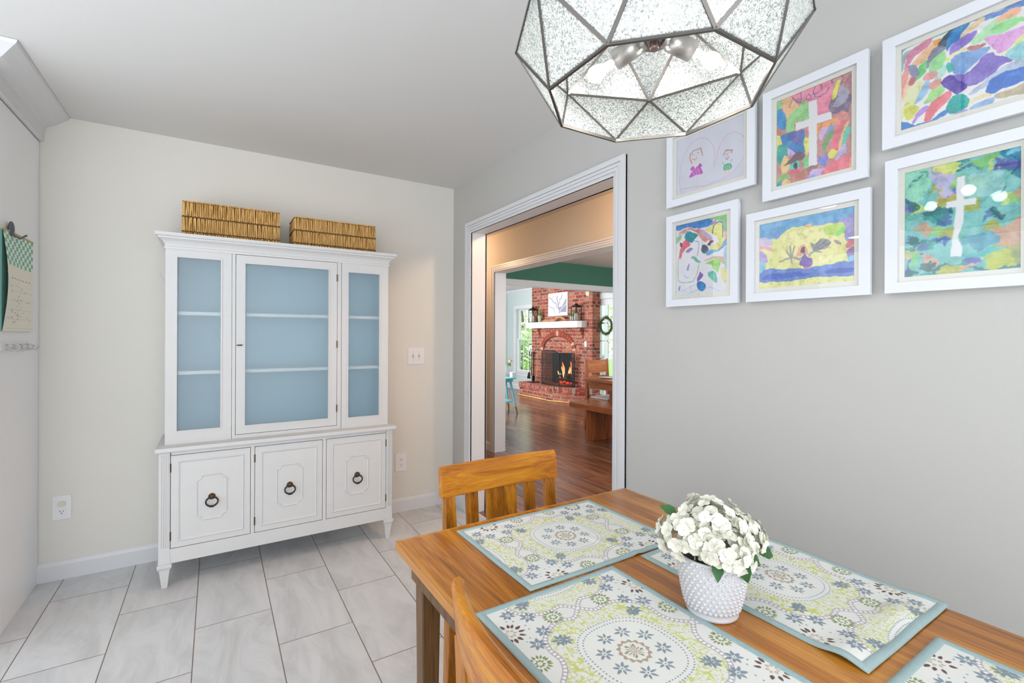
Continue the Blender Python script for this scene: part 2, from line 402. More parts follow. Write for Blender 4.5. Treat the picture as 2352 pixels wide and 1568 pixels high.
def grid(name, X, Y, Z, col, mat, parent=None, origin=(0, 0, 0), smooth=True):
    # X,Y,Z arrays (h,w); col (h,w,3) linear
    h, w_ = X.shape
    me = bpy.data.meshes.new(name)
    off = Vector((0, 0, 0)); o = parent
    while o is not None: off += o.location; o = o.parent
    co = np.stack([X - off.x, Y - off.y, Z - off.z], -1).reshape(-1, 3).astype(np.float32)
    me.vertices.add(h * w_); me.vertices.foreach_set('co', co.ravel())
    idx = np.arange(h * w_).reshape(h, w_)
    q = np.stack([idx[:-1, :-1], idx[1:, :-1], idx[1:, 1:], idx[:-1, 1:]], -1).reshape(-1, 4)
    me.loops.add(q.size); me.loops.foreach_set('vertex_index', q.ravel().astype(np.int32))
    me.polygons.add(len(q)); me.polygons.foreach_set('loop_start', np.arange(0, q.size, 4, dtype=np.int32))
    try: me.polygons.foreach_set('loop_total', np.full(len(q), 4, dtype=np.int32))
    except Exception: pass
    me.polygons.foreach_set('use_smooth', np.full(len(q), smooth))
    me.update(calc_edges=True)
    at = me.color_attributes.new('paint', 'FLOAT_COLOR', 'POINT')
    c4 = np.ones((h * w_, 4), np.float32); c4[:, :3] = col.reshape(-1, 3)
    at.data.foreach_set('color', c4.ravel())
    me.materials.append(mat)
    ob = bpy.data.objects.new(name, me); C.objects.link(ob)
    if parent is not None: ob.parent = parent
    return ob
def text_mesh(body, name, mat, M, size, parent=None, depth=0.0004):
    cu = bpy.data.curves.new('tmp', 'FONT'); cu.body = body; cu.size = size; cu.extrude = depth; cu.align_x = 'LEFT'
    to = bpy.data.objects.new('tmp', cu); C.objects.link(to)
    dg = bpy.context.evaluated_depsgraph_get(); me = bpy.data.meshes.new_from_object(to.evaluated_get(dg))
    bpy.data.objects.remove(to)
    off = Vector((0, 0, 0)); o = parent
    while o is not None: off += o.location; o = o.parent
    me.transform(Matrix.Translation(-off) @ M); me.name = name
    me.materials.clear(); me.materials.append(mat)
    ob = bpy.data.objects.new(name, me); C.objects.link(ob)
    if parent is not None: ob.parent = parent
    return ob

# ------------------------------------------------------------------ painting on grids (children's pictures, printed cloth)
def lin(a):
    a = np.asarray(a, float) / 255.0
    return np.where(a <= 0.04045, a / 12.92, ((a + 0.055) / 1.055) ** 2.4)
def vnoise(h, w_, cell, rng):
    gh, gw = int(h / cell) + 3, int(w_ / cell) + 3
    g = rng.random((gh, gw))
    y = np.arange(h) / cell; x = np.arange(w_) / cell
    yi = y.astype(int); xi = x.astype(int); fy = (y - yi); fx = (x - xi)
    fy = fy * fy * (3 - 2 * fy); fx = fx * fx * (3 - 2 * fx)
    a = g[np.ix_(yi, xi)]; b = g[np.ix_(yi, xi + 1)]; c = g[np.ix_(yi + 1, xi)]; d = g[np.ix_(yi + 1, xi + 1)]
    FX = fx[None, :]; FY = fy[:, None]
    return (a * (1 - FX) + b * FX) * (1 - FY) + (c * (1 - FX) + d * FX) * FY
def inpoly(px, py, poly):
    r = np.zeros(px.shape, bool); n = len(poly)
    for i in range(n):
        x0, y0 = poly[i]; x1, y1 = poly[(i + 1) % n]
        if y0 == y1: continue
        c = ((y0 > py) != (y1 > py)) & (px < (x1 - x0) * (py - y0) / (y1 - y0) + x0)
        r ^= c
    return r
def segd(px, py, pts):
    d = np.full(px.shape, 1e9)
    for (x0, y0), (x1, y1) in zip(pts[:-1], pts[1:]):
        dx, dy = x1 - x0, y1 - y0; L = dx * dx + dy * dy + 1e-9
        t = np.clip(((px - x0) * dx + (py - y0) * dy) / L, 0, 1)
        d = np.minimum(d, np.hypot(px - x0 - t * dx, py - y0 - t * dy))
    return d
def paint_art(items, W, H, base, seed, warp=1.0, soft=False):
    S = 2; w_, h = W * S, H * S
    rng = np.random.default_rng(seed)
    img = np.ones((h, w_, 3)) * np.array(base, float)
    img += (vnoise(h, w_, 50, rng)[..., None] - 0.5) * 8
    n1 = vnoise(h, w_, 34, rng) - .5; n2 = vnoise(h, w_, 34, rng) - .5
    n3 = vnoise(h, w_, 9, rng) - .5; n4 = vnoise(h, w_, 9, rng) - .5
    wash = vnoise(h, w_, 22, rng) * .6 + vnoise(h, w_, 6, rng) * .4
    yy, xx = np.mgrid[0:h, 0:w_].astype(float)
    wx = xx + (n1 * 18 + n3 * 7) * warp; wy = yy + (n2 * 18 + n4 * 7) * warp
    for kind, col, wd, uv in items:
        pts = [(uv[i] / 1000 * w_, uv[i + 1] / 1000 * h) for i in range(0, len(uv), 2)]
        c = np.array(col, float)
        if kind == 'p' and len(pts) > 3:
            sm = []; n_ = len(pts)
            for i in range(n_):
                a0, a1, a2, a3 = pts[i - 1], pts[i], pts[(i + 1) % n_], pts[(i + 2) % n_]
                for t in (0, .33, .66): sm.append(tuple(0.5 * (2 * a1[m] + (a2[m] - a0[m]) * t + (2 * a0[m] - 5 * a1[m] + 4 * a2[m] - a3[m]) * t * t + (3 * a1[m] - a0[m] - 3 * a2[m] + a3[m]) * t ** 3) for m in (0, 1)))
            pts = sm
        if kind == 'p':
            msk = inpoly(wx, wy, pts)
            sh = (wash - .5) * 0.5
            cc = c + (255 - c) * np.clip(sh, 0, 1)[..., None] * 1.0 + c * np.clip(sh, -1, 0)[..., None] * 0.7
            a = 0.93 if not soft else 0.85
            img[msk] = img[msk] * (1 - a) + cc[msk] * a
        elif kind == 'x':
            msk = inpoly(xx + n3 * 3, yy + n4 * 3, pts); img[msk] = c
        else:
            d = segd(xx + n3 * 4, yy + n4 * 4, pts)
            k = wd / 1000 * w_ * 0.5 * 1.6
            a = np.clip(k - d + .5, 0, 1)[..., None] * 0.9
            img = img * (1 - a) + c * a
    if soft:
        for _ in range(3):
            img = (img + np.roll(img, 1, 0) + np.roll(img, -1, 0) + np.roll(img, 1, 1) + np.roll(img, -1, 1)) / 5
    img = np.clip(img, 0, 255).reshape(H, S, W, S, 3).mean((1, 3))
    return lin(img)
ART={'f5':[('p',(120,200,190),0,[-5,1,391,6,352,16,214,28,48,12,18,162,-2,287]),('p',(170,165,175),0,[48,60,214,44,118,90,49,141,8,261,18,162]),('p',(222,130,165),0,[34,212,78,96,214,13,233,41,195,109,89,166,39,296]),('p',(242,190,145),0,[79,224,195,109,298,70,261,153,191,247,118,289]),('p',(235,165,80),0,[233,56,297,62,279,127,247,113]),('p',(120,205,190),0,[8,293,29,217,-5,107,-2,312]),('p',(230,150,140),0,[4,518,9,342,69,234,49,423,19,607]),('p',(245,200,170),0,[9,585,64,367,99,452,89,518,30,629]),('p',(225,228,180),0,[79,480,119,447,177,490,148,599,95,696,20,662,30,613]),('p',(225,228,150),0,[20,672,95,648,120,741,30,815,10,845]),('p',(150,195,230),0,[182,492,215,512,215,590,158,683,119,716,110,688]),('p',(165,225,140),0,[178,747,225,611,290,579,326,661,235,756]),('p',(180,230,212),0,[243,497,298,377,330,381,321,467,267,527]),('p',(232,158,160),0,[162,434,215,387,266,418,252,480,191,490]),('p',(240,165,150),0,[220,522,285,514,299,553,280,589,229,598]),('p',(100,208,110),0,[114,421,138,309,200,253,196,344,158,415,119,439]),('p',(150,228,150),0,[210,361,243,249,284,207,327,243,330,320,285,414,215,387]),('p',(135,140,175),0,[54,241,89,238,128,302,124,395,79,376]),('p',(200,110,120),0,[69,386,114,405,114,452,79,464]),('p',(70,90,105),0,[307,61,391,6,330,168,266,140]),('p',(125,132,155),0,[205,209,265,133,325,180,289,217,238,262,200,355]),('p',(50,130,200),0,[325,165,352,76,396,9,482,11,474,57,440,107,418,152,365,177,334,232]),('p',(85,130,205),0,[482,11,796,9,894,4,894,139,818,81,582,69,524,20]),('p',(242,212,165),0,[431,131,508,37,574,12,582,54,524,93,440,145]),('p',(150,125,220),0,[363,190,474,131,541,127,508,214,440,271,370,316]),('p',(175,230,178),0,[504,211,607,122,705,80,781,192,755,257,647,237,566,268,508,265]),('p',(248,185,150),0,[639,145,686,66,770,66,796,120,744,151,666,144]),('p',(150,225,145),0,[607,223,647,165,793,180,894,207,873,273,785,230,686,279]),('p',(240,235,180),0,[366,305,474,279,607,296,483,315,397,340]),('p',(198,120,130),0,[474,316,500,274,583,308,546,334]),('p',(228,165,228),0,[574,259,607,245,686,286,782,289,797,355,744,445,679,465,627,381]),('p',(232,238,165),0,[797,355,895,342,895,478,763,499,687,498,744,445]),('p',(150,215,225),0,[706,511,801,427,895,424,896,681,801,648,756,606]),('p',(120,165,225),0,[366,495,370,346,483,329,607,353,567,435,475,539,419,542]),('p',(185,200,225),0,[476,813,608,699,687,633,819,619,895,647,819,701,668,692,584,786]),('p',(50,110,205),0,[584,786,668,692,819,701,896,715,896,850,820,839,687,860,632,886]),('p',(125,105,200),0,[321,513,419,542,505,549,567,435,627,431,756,606,679,607,608,699,475,716,353,600,308,559]),('p',(85,60,170),0,[294,551,353,517,441,674,476,731,407,759,331,648]),('p',(60,190,180),0,[335,476,335,384,361,378,371,467]),('p',(230,235,120),0,[330,351,330,313,361,325,361,356]),('p',(195,180,150),0,[632,907,726,882,820,860,896,850,896,972,820,977,688,959]),('p',(235,118,128),0,[183,932,225,767,335,689,367,737,299,852,202,957]),('p',(20,165,160),0,[336,849,371,755,459,796,476,924,394,963,340,920]),('p',(235,225,180),0,[476,902,526,848,608,850,620,900,526,885,484,936]),('p',(150,185,232),0,[485,965,527,929,628,912,621,979,510,986]),('p',(212,212,90),0,[25,772,80,720,139,752,139,799,61,878]),('p',(178,140,218),0,[91,925,149,789,225,813,149,875,115,938]),('p',(60,130,208),0,[8,998,10,861,120,964,216,949,336,895,331,946,193,999]),('p',(180,160,222),0,[323,994,442,950,476,990,354,1003])],'f3':[('p',(200,140,140),0,[-6,-9,991,10,1011,1004,9,993]),('p',(242,140,168),0,[186,1,504,-2,741,16,734,344,562,333,561,161,443,159,371,77]),('p',(242,192,140),0,[81,5,196,5,290,124,290,169,234,204,160,264,102,178]),('p',(150,218,150),0,[-6,-1,91,8,63,128,4,156]),('p',(150,218,140),0,[178,239,290,169,443,144,462,339,281,322,263,413,141,402]),('p',(50,150,215),0,[5,264,4,148,53,102,131,202,141,326,93,350]),('p',(198,130,118),0,[1,370,5,302,179,420,141,439,5,379]),('p',(225,235,140),0,[6,402,84,439,85,591,7,648]),('p',(50,130,200),0,[64,418,254,411,382,462,392,573,419,662,283,656,142,530]),('p',(100,100,170),0,[179,420,328,432,356,528,283,567]),('p',(40,165,160),0,[27,691,36,532,142,522,180,615,85,743]),('p',(212,180,228),0,[180,570,292,666,162,678]),('p',(228,232,110),0,[383,521,454,540,446,712,401,672]),('p',(120,218,140),0,[375,849,384,741,455,729,456,853]),('p',(242,205,140),0,[86,857,85,705,143,658,200,748,144,877]),('p',(80,208,190),0,[181,803,237,749,330,779,312,856,219,842]),('p',(110,85,95),0,[134,747,237,689,329,653,410,718,311,760,162,761]),('p',(60,50,60),0,[256,791,284,775,316,820,303,854,266,823]),('p',(228,85,112),0,[201,883,219,827,330,868,303,913]),('p',(150,110,112),0,[393,882,577,860,474,951,420,903]),('p',(208,185,238),0,[447,996,517,903,662,923,612,989,544,1017]),('p',(150,165,228),0,[430,1000,491,948,552,969,526,1006]),('p',(202,130,120),0,[211,990,219,894,375,885,447,938,403,987,285,998]),('p',(140,190,120),0,[18,918,86,865,201,883,210,945,87,956]),('p',(30,160,185),0,[14,986,18,941,96,943,87,986]),('p',(242,200,140),0,[96,981,135,928,210,960,201,995]),('p',(240,120,138),0,[612,1004,662,916,778,859,921,853,999,859,1011,1004,762,1016]),('p',(242,170,105),0,[953,997,999,838,1011,997]),('p',(242,160,90),0,[558,497,575,423,735,435,800,426,760,505,567,521]),('p',(202,180,232),0,[576,574,626,474,685,512,627,616]),('p',(120,165,232),0,[677,559,727,475,768,508,694,564]),('p',(120,170,112),0,[611,754,694,571,768,556,736,631,661,739]),('p',(240,110,132),0,[720,739,776,594,824,489,919,497,825,607,818,779]),('p',(238,155,145),0,[792,424,888,391,935,433,840,508]),('p',(248,188,132),0,[825,739,888,556,935,501,889,694,842,799]),('p',(90,200,182),0,[873,724,912,549,967,606,921,709]),('p',(228,228,90),0,[703,806,728,742,826,781,761,834]),('p',(190,185,240),0,[826,794,921,709,921,805,794,863]),('p',(150,130,222),0,[636,803,678,771,728,826,679,863]),('p',(100,130,222),0,[569,822,611,783,670,868,620,892]),('p',(120,108,135),0,[709,315,717,226,791,201,988,232,935,406,872,372,791,382]),('p',(165,165,190),0,[759,309,839,162,886,109,957,202,887,302]),('p',(228,232,100),0,[733,217,798,64,838,51,823,149,774,224]),('p',(172,120,130),0,[886,109,987,22,992,234,949,172]),('s',(110,100,150),7,[187,129,224,74,234,32,289,95,344,127,353,71,344,9]),('s',(110,100,150),7,[416,92,451,67,487,101,469,131,425,117,416,92]),('s',(110,100,150),8,[504,85,565,91,624,75,624,32,590,-1,530,14,513,73,539,125,599,145,675,128,716,78]),('s',(110,100,150),8,[757,57,733,21,838,-5,886,40,854,98]),('x',(228,228,232),0,[447,153,561,161,564,334,734,344,747,428,558,418,564,861,456,853,451,419,282,415,277,332,460,339])],'f4':[('p',(232,232,152),0,[-7,-15,1003,-6,1003,1013,-4,1001]),('p',(244,240,170),0,[266,321,481,178,716,264,843,447,749,699,340,678]),('p',(95,165,222),0,[1,-2,1001,-7,1001,159,885,154,748,190,590,177,481,140,368,150,265,223,213,260,2,233]),('p',(110,145,215),0,[159,198,212,161,258,221,213,270]),('p',(160,150,215),0,[748,190,933,140,998,149,999,463,904,433,891,217,811,188]),('p',(192,228,112),0,[716,300,728,221,885,207,903,300,842,366,735,323]),('p',(140,222,112),0,[805,339,891,244,909,302,836,374]),('p',(245,190,150),0,[516,139,590,144,577,174,536,173]),('p',(212,195,228),0,[6,367,6,224,136,253,160,358]),('p',(238,155,178),0,[14,328,137,394,168,460,34,383]),('p',(170,145,218),0,[7,593,6,398,82,484,106,599]),('p',(130,195,232),0,[8,797,7,593,83,615,36,781]),('p',(228,110,132),0,[904,496,969,430,999,481,928,554]),('p',(145,115,182),0,[910,594,999,533,1000,769,941,750,922,641]),('p',(130,210,242),0,[923,720,934,661,994,654,988,723]),('p',(165,140,150),0,[793,418,824,425,867,479,843,492]),('p',(75,120,212),0,[4,868,59,713,311,722,483,749,619,733,749,745,874,712,1000,786,1000,908,875,917,718,886,552,891,413,911,192,902]),('p',(30,75,188),0,[705,829,813,800,994,820,994,846,874,872]),('p',(50,90,195),0,[36,822,267,774,552,816,518,858,192,872]),('p',(238,170,152),0,[426,567,482,416,537,475,558,563,503,544]),('p',(228,110,125),0,[497,741,517,679,572,697,565,734]),('p',(125,98,195),0,[455,678,510,535,544,598,585,634,579,717,497,713]),('p',(90,75,70),0,[475,510,489,455,517,470,517,527,496,533]),('p',(150,155,160),0,[571,388,618,426,684,371,774,432,716,511,658,527,704,572,618,538,591,467]),('p',(165,168,170),0,[551,571,605,516,625,530,572,603]),('p',(60,180,160),0,[653,997,666,967,686,1001]),('s',(160,160,150),14,[468,613,369,566,244,613]),('s',(160,160,150),14,[369,576,318,469]),('s',(160,160,150),12,[369,576,358,409]),('s',(160,160,150),10,[376,577,404,419]),('s',(160,160,150),12,[369,586,380,665]),('s',(160,160,150),16,[412,589,475,624]),('s',(110,112,120),6,[631,494,735,396]),('s',(110,112,120),6,[645,515,767,440]),('s',(110,112,120),6,[611,490,671,373])],'f2':[('p',(50,125,200),0,[3,-8,668,8,656,103,478,111,239,65,3,76]),('p',(125,195,105),0,[668,8,1000,9,1002,257,922,203,910,91,790,54]),('p',(170,120,168),0,[668,87,778,44,791,89,730,114]),('p',(232,228,115),0,[593,146,803,91,910,134,923,399,829,447,670,402,852,321,706,215]),('p',(225,160,150),0,[74,105,240,75,347,91,267,115,102,137]),('p',(218,122,112),0,[240,84,478,128,632,257,607,306,531,269,400,144]),('p',(190,165,190),0,[426,103,555,149,731,279,682,298,543,209]),('p',(240,180,165),0,[922,203,1002,266,981,305,923,297]),('p',(150,195,155),0,[4,198,116,139,117,222,19,265]),('p',(10,140,152),0,[172,193,240,120,440,185,401,243,295,274]),('p',(228,90,112),0,[76,458,117,333,186,222,295,310,173,359,118,463]),('p',(135,130,180),0,[201,390,295,346,362,373,269,407]),('p',(65,85,108),0,[531,349,582,342,651,399,608,455,519,427]),('p',(110,60,72),0,[632,353,694,300,755,317,694,352,682,377]),('p',(110,70,80),0,[96,266,145,272,131,326,103,313]),('p',(105,175,158),0,[310,493,363,476,500,558,442,579]),('p',(202,178,152),0,[564,556,671,524,913,534,925,628,732,548]),('p',(150,218,92),0,[583,594,769,552,866,597,806,728,708,624]),('p',(88,192,168),0,[647,714,758,715,819,832,783,856,672,786]),('p',(120,90,182),0,[431,811,482,699,546,740,482,806]),('p',(15,112,192),0,[437,838,508,817,610,886,535,952,457,911]),('p',(228,218,132),0,[866,725,913,670,984,778,950,894]),('p',(150,198,218),0,[936,451,1003,443,972,684,931,672]),('p',(102,168,218),0,[946,317,993,315,982,389,865,443,732,479,608,482,645,425,829,438]),('p',(130,150,215),0,[229,621,283,558,270,644,243,650]),('p',(120,130,200),0,[58,912,79,858,104,869,86,918]),('s',(70,180,100),6,[117,333,62,466,49,604,57,782,148,816,352,814,430,730,468,600]),('s',(130,205,150),6,[466,189,531,278,531,349]),('s',(30,85,185),10,[718,216,742,125,827,78,898,98,911,193,899,285]),('s',(115,115,185),6,[348,263,466,287,467,377,428,479]),('s',(120,180,225),4,[135,926,299,882,431,856]),('s',(120,180,225),4,[245,970,483,931,685,909,856,972]),('s',(120,160,225),5,[175,708,217,748,284,754])],'f1':[('s',(215,165,175),4,[74,926,51,739,83,453,157,247,262,129,364,106,464,152,542,256,586,398,586,577,577,696,610,564,647,403,711,278,793,229,873,245,951,314,994,408]),('s',(215,165,175),4,[993,628,952,749,840,875,658,937,467,958,265,910,73,884]),('s',(185,120,95),8,[253,498,221,403,226,323,283,289,385,288,415,427]),('s',(240,215,165),7,[305,553,273,425,283,359,355,355,365,440,325,550]),('s',(200,100,75),5,[263,420,304,461,330,425]),('s',(60,150,210),9,[263,356,269,353]),('s',(60,150,210),9,[341,351,347,349]),('s',(185,120,95),9,[739,482,829,515,825,551]),('s',(185,120,95),5,[712,563,726,508,739,498]),('s',(205,100,75),5,[744,598,763,638,790,606]),('s',(60,150,210),7,[747,539,751,538]),('s',(60,150,210),7,[788,540,792,539]),('s',(205,100,75),3,[767,542,769,598]),('s',(242,200,150),7,[736,813,745,904]),('s',(242,200,150),7,[777,807,795,879]),('s',(240,225,190),6,[306,785,311,868]),('s',(240,225,190),6,[382,790,392,874]),('s',(80,185,150),5,[694,654,722,709]),('s',(80,185,150),5,[812,691,834,652]),('s',(240,215,170),4,[638,565,685,650]),('s',(240,215,170),5,[878,601,874,577]),('s',(240,225,190),4,[465,487,416,529]),('p',(190,70,185),0,[207,725,284,615,366,578,422,725,326,723]),('p',(185,60,180),0,[227,593,263,548,295,596,274,640]),('p',(185,60,180),0,[356,574,381,538,406,594,376,616]),('p',(75,170,125),0,[718,800,722,709,812,724,822,803]),('s',(225,170,222),4,[264,630,285,708]),('s',(225,170,222),4,[305,611,336,716]),('s',(225,170,222),4,[346,604,376,720]),('s',(190,225,205),4,[740,727,745,795]),('s',(190,225,205),4,[768,733,772,800]),('s',(190,225,205),4,[790,736,799,794])],'f6':[('p',(110,190,190),0,[-6,-3,999,3,1000,1003,6,997]),('p',(150,225,190),0,[-6,-3,241,-2,242,246,-4,261]),('p',(225,232,120),0,[241,34,505,-5,533,43,477,117,302,108]),('p',(110,190,90),0,[588,27,775,5,801,78,643,97]),('p',(20,120,160),0,[800,12,999,8,1000,287,902,212,926,109]),('p',(90,90,170),0,[775,72,990,124,951,196,801,167]),('p',(120,205,235),0,[891,24,975,13,980,68,911,67]),('p',(190,180,225),0,[241,34,448,111,420,281,302,198]),('p',(150,210,205),0,[561,165,852,146,802,356,562,367]),('p',(210,150,120),0,[778,713,1001,582,1002,824,804,827]),('p',(150,165,90),0,[855,833,992,796,998,958,778,952]),('p',(190,200,70),0,[752,866,905,866,880,973,726,947]),('p',(60,150,180),0,[536,680,777,674,803,772,547,768]),('p',(60,190,190),0,[547,814,726,807,752,866,564,856]),('p',(90,100,190),0,[491,866,592,848,689,898,625,914]),('p',(232,170,150),0,[201,786,305,828,329,902,275,903,214,848]),('p',(232,170,150),0,[509,908,603,958,554,999,498,971]),('p',(190,185,80),0,[365,924,509,902,481,1005,365,1007]),('p',(120,200,130),0,[82,834,170,758,152,872,89,934]),('p',(50,90,90),0,[177,905,226,862,269,902,233,953,183,943]),('p',(70,80,170),0,[17,859,56,857,76,933,18,959]),('p',(30,150,130),0,[121,992,341,981,335,962,214,964]),('p',(20,100,110),0,[16,659,119,672,69,727,30,710]),('p',(40,120,120),0,[30,742,69,727,69,765,36,767]),('p',(30,70,170),0,[280,699,416,693,358,727,310,727]),('p',(30,160,140),0,[256,708,304,708,317,769,262,769]),('p',(30,120,150),0,[592,980,979,999,979,972,592,963]),('p',(90,150,140),0,[148,44,192,29,210,76,167,73]),('p',(90,160,140),0,[180,81,229,74,229,110,192,108]),('p',(60,130,130),0,[79,90,117,80,136,109,104,121]),('p',(130,170,190),0,[253,49,325,53,326,89,265,76]),('p',(120,160,170),0,[47,140,92,130,104,164,53,166]),('x',(228,232,235),0,[483,153,550,151,545,352,644,359,644,416,546,410,535,564,491,674,528,765,525,846,428,838,445,697,473,467,478,409,392,406,392,352,478,351])]}
ARTRECT={'f2':[1.2592,1.0362,1.745,1.4648],'f3':[0.8584,0.6412,2.0765,1.796],'f4':[0.915,0.633,1.6816,1.4649],'f6':[0.5149,0.2987,1.7419,1.4626],'f1':[1.2583,0.9726,2.0834,1.8658],'f5':[0.5238,0.2438,2.0767,1.8596]}
# ------------------------------------------------------------------ the setting
WX, BY, CZ = 1.587, 3.40, 2.455
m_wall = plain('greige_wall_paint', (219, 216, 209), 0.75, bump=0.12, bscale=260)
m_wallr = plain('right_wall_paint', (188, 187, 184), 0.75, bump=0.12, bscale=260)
m_ceil = plain('ceiling_paint', (216, 216, 215), 0.85, bump=0.1, bscale=180)
m_trim = plain('white_trim_paint', (215, 216, 219), 0.35)
m_hallw = plain('hall_wall_paint', (206, 194, 176), 0.75)
m_pop = plain('popcorn_ceiling', (212, 200, 190), 0.95, var=0.12, vscale=90, bump=1.0, bscale=75)
m_liv = plain('living_wall_paint', (192, 204, 202), 0.8)
m_green = plain('green_wall_paint', (62, 112, 92), 0.7, var=0.08, vscale=3)
m_tile = tile_mat(); m_plank = plank_mat(); m_brick = brick_mat('old_brick'); m_sold = brick_mat('soldier_brick', True)
m_dark = plain('dark_gap', (60, 52, 46), 0.8)

struct(MB().box(-4.2, -2.6, -0.06, 1.645, 3.40, 0.0), 'floor', m_tile)
struct(MB().box(1.645, 0.9, -0.06, 6.44, 10.4, 0.0), 'floor_hall', m_plank)
struct(MB().box(-4.2, -2.6, CZ, 1.60, 3.41, CZ + 0.08), 'ceiling', m_ceil)
struct(MB().box(-4.2, 3.40, 0, 1.587, 3.50, CZ), 'wall_back', m_wall)
# right wall with the cased opening
OY0, OY1, OZ = 1.608, 3.098, 2.068
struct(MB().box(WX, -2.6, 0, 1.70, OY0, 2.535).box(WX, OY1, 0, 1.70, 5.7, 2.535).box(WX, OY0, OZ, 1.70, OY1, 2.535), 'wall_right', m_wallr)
j = MB().box(WX - 0.004, OY0, 0, 1.704, OY0 + 0.014, OZ - 0.014).box(WX - 0.004, OY1 - 0.014, 0, 1.704, OY1, OZ - 0.014).box(WX - 0.004, OY0, OZ - 0.014, 1.704, OY1, OZ)
struct(j, 'trim_1', m_trim)
def casing(mb, x, sx, y0, y1, z1, wd=0.078):
    # fluted casing lying on the plane x, standing out by sx, around an opening y0..y1 up to z1
    for a, b, t in ((0.0, 0.012, 0.010), (0.012, 0.016, 0.014), (0.018, 0.034, 0.015), (0.036, 0.052, 0.016), (0.054, wd, 0.020)):
        for k in (0, 1, 2):
            if k == 0: P = [(y0 - a, 0), (y0 - b, 0), (y0 - b, z1 + b), (y0 - a, z1 + a)]
            elif k == 1: P = [(y1 + a, 0), (y1 + b, 0), (y1 + b, z1 + b), (y1 + a, z1 + a)]
            else: P = [(y0 - a, z1 + a), (y1 + a, z1 + a), (y1 + b, z1 + b), (y0 - b, z1 + b)]
            mb.prism(P, x, x + sx * t, 'x')
    for k in (0, 1, 2):
        a, b = 0.0, wd
        if k == 0: P = [(y0 - a, 0), (y0 - b, 0), (y0 - b, z1 + b), (y0 - a, z1 + a)]
        elif k == 1: P = [(y1 + a, 0), (y1 + b, 0), (y1 + b, z1 + b), (y1 + a, z1 + a)]
        else: P = [(y0 - a, z1 + a), (y1 + a, z1 + a), (y1 + b, z1 + b), (y0 - b, z1 + b)]
        mb.prism(P, x, x + sx * 0.008, 'x')
    return mb
struct(casing(MB(), WX, -1, 1.625, 3.082, 2.052), 'trim_2', m_trim)
struct(casing(MB(), 1.70, 1, 1.625, 3.082, 2.052), 'trim_3', m_trim)
BB = [(0, 0), (0.014, 0), (0.014, 0.078), (0.009, 0.09), (0.004, 0.098), (0, 0.098)]
struct(MB().sweep([(1.587, 3.40, 0), (-0.78, 3.40, 0)], [(-u, v) for u, v in BB]), 'baseboard_back', m_trim)
struct(MB().sweep([(1.587, 3.162, 0), (1.587, 3.386, 0)], [(-u, v) for u, v in BB]).sweep([(1.587, -2.6, 0), (1.587, 1.545, 0)], [(-u, v) for u, v in BB]), 'baseboard_right', m_trim)
# hall
HX = 2.64
struct(MB().box(HX, 0.9, 0, 2.78, 2.28, 2.50).box(HX, 4.58, 0, 2.78, 5.743, 2.50).box(HX, 2.28, 2.022, 2.78, 4.58, 2.50), 'wall_hall', m_hallw)
struct(MB().box(HX - 0.003, 4.566, 0, 2.783, 4.58, 2.022).box(HX - 0.003, 2.28, 0, 2.783, 2.294, 2.022).box(HX - 0.003, 2.28, 2.022 - 0.014, 2.783, 4.58, 2.022), 'trim_4', m_trim)
struct(casing(MB(), HX, -1, 2.29, 4.566, 2.012, 0.07), 'trim_5', m_trim)
struct(MB().sweep([(HX, 4.64, 0), (HX, 5.7, 0)], [(-u, v) for u, v in BB]), 'baseboard_hall', m_trim)
struct(MB().box(1.70, 5.70, 0, HX, 5.80, 2.50), 'wall_hall_end', m_hallw)
struct(MB().box(1.70, 0.8, 0, HX, 0.9, 2.50), 'wall_hall_near', m_hallw)
struct(MB().box(1.66, 0.8, 2.433, 6.5, 5.80, 2.53), 'ceiling_hall', m_pop)
# dining room: green header wall over the opening to the living room
YG = 5.743
struct(MB().box(2.64, YG, 2.10, 6.30, YG + 0.12, 2.433).box(2.64, YG, 0, 2.95, YG + 0.12, 2.10), 'wall_green', m_green)
struct(MB().box(2.95, YG - 0.018, 2.035, 6.30, YG, 2.11).box(2.95, YG, 2.035, 6.30, YG + 0.12, 2.10).box(2.95, YG - 0.012, 2.11, 6.30, YG, 2.118), 'trim_6', m_trim)
struct(MB().box(2.78, 0.8, 0, 6.44, 0.9, 2.50), 'wall_dining', m_liv)
# living room
m_livc = plain('living_ceiling_paint', (214, 214, 216), 0.85)
struct(MB().box(2.64, YG + 0.12, 2.433, 6.5, 10.5, 2.52), 'ceiling_living', m_livc)
LX = 6.30
wl = MB()
WY0, WY1, WZ0, WZ1 = 8.93, 9.84, 0.44, 1.96       # window hole
DY0, DY1, DZ = 6.02, 6.93, 2.02                    # door hole
wl.box(LX, 9.84, 0, LX + .14, 10.5, 2.5).box(LX, WY0, 0, LX + .14, WY1, WZ0).box(LX, WY0, WZ1, LX + .14, WY1, 2.5).box(LX, DY1, 0, LX + .14, 7.40, 2.5).box(LX, 8.41, 0, LX + .14, WY0, 2.5).box(LX, 7.40, 0, LX + .14, 8.41, .25).box(LX, 7.40, 1.0, LX + .14, 8.41, 2.5)
wl.box(LX, DY0, DZ, LX + .14, DY1, 2.5).box(LX, 0.9, 0, LX + .14, DY0, 2.5)
struct(wl, 'wall_living', m_liv)
struct(MB().box(2.64, 10.25, 0, 6.3, 10.35, 2.5), 'wall_living_left', m_liv)
struct(MB().box(2.64, 5.863, 0, 2.78, 10.25, 2.5), 'wall_living_near', m_liv)
struct(MB().sweep([(LX, 10.25, 0), (LX, 8.95, 0)], [(u, v * 1.2) for u, v in BB]), 'baseboard_living', m_trim)
struct(MB().sweep([(LX, 10.25, 2.433), (LX, 6.0, 2.433)], [(0, 0), (0.05, 0), (0.045, -0.02), (0.012, -0.055), (0, -0.06)]), 'trim_7', m_trim)
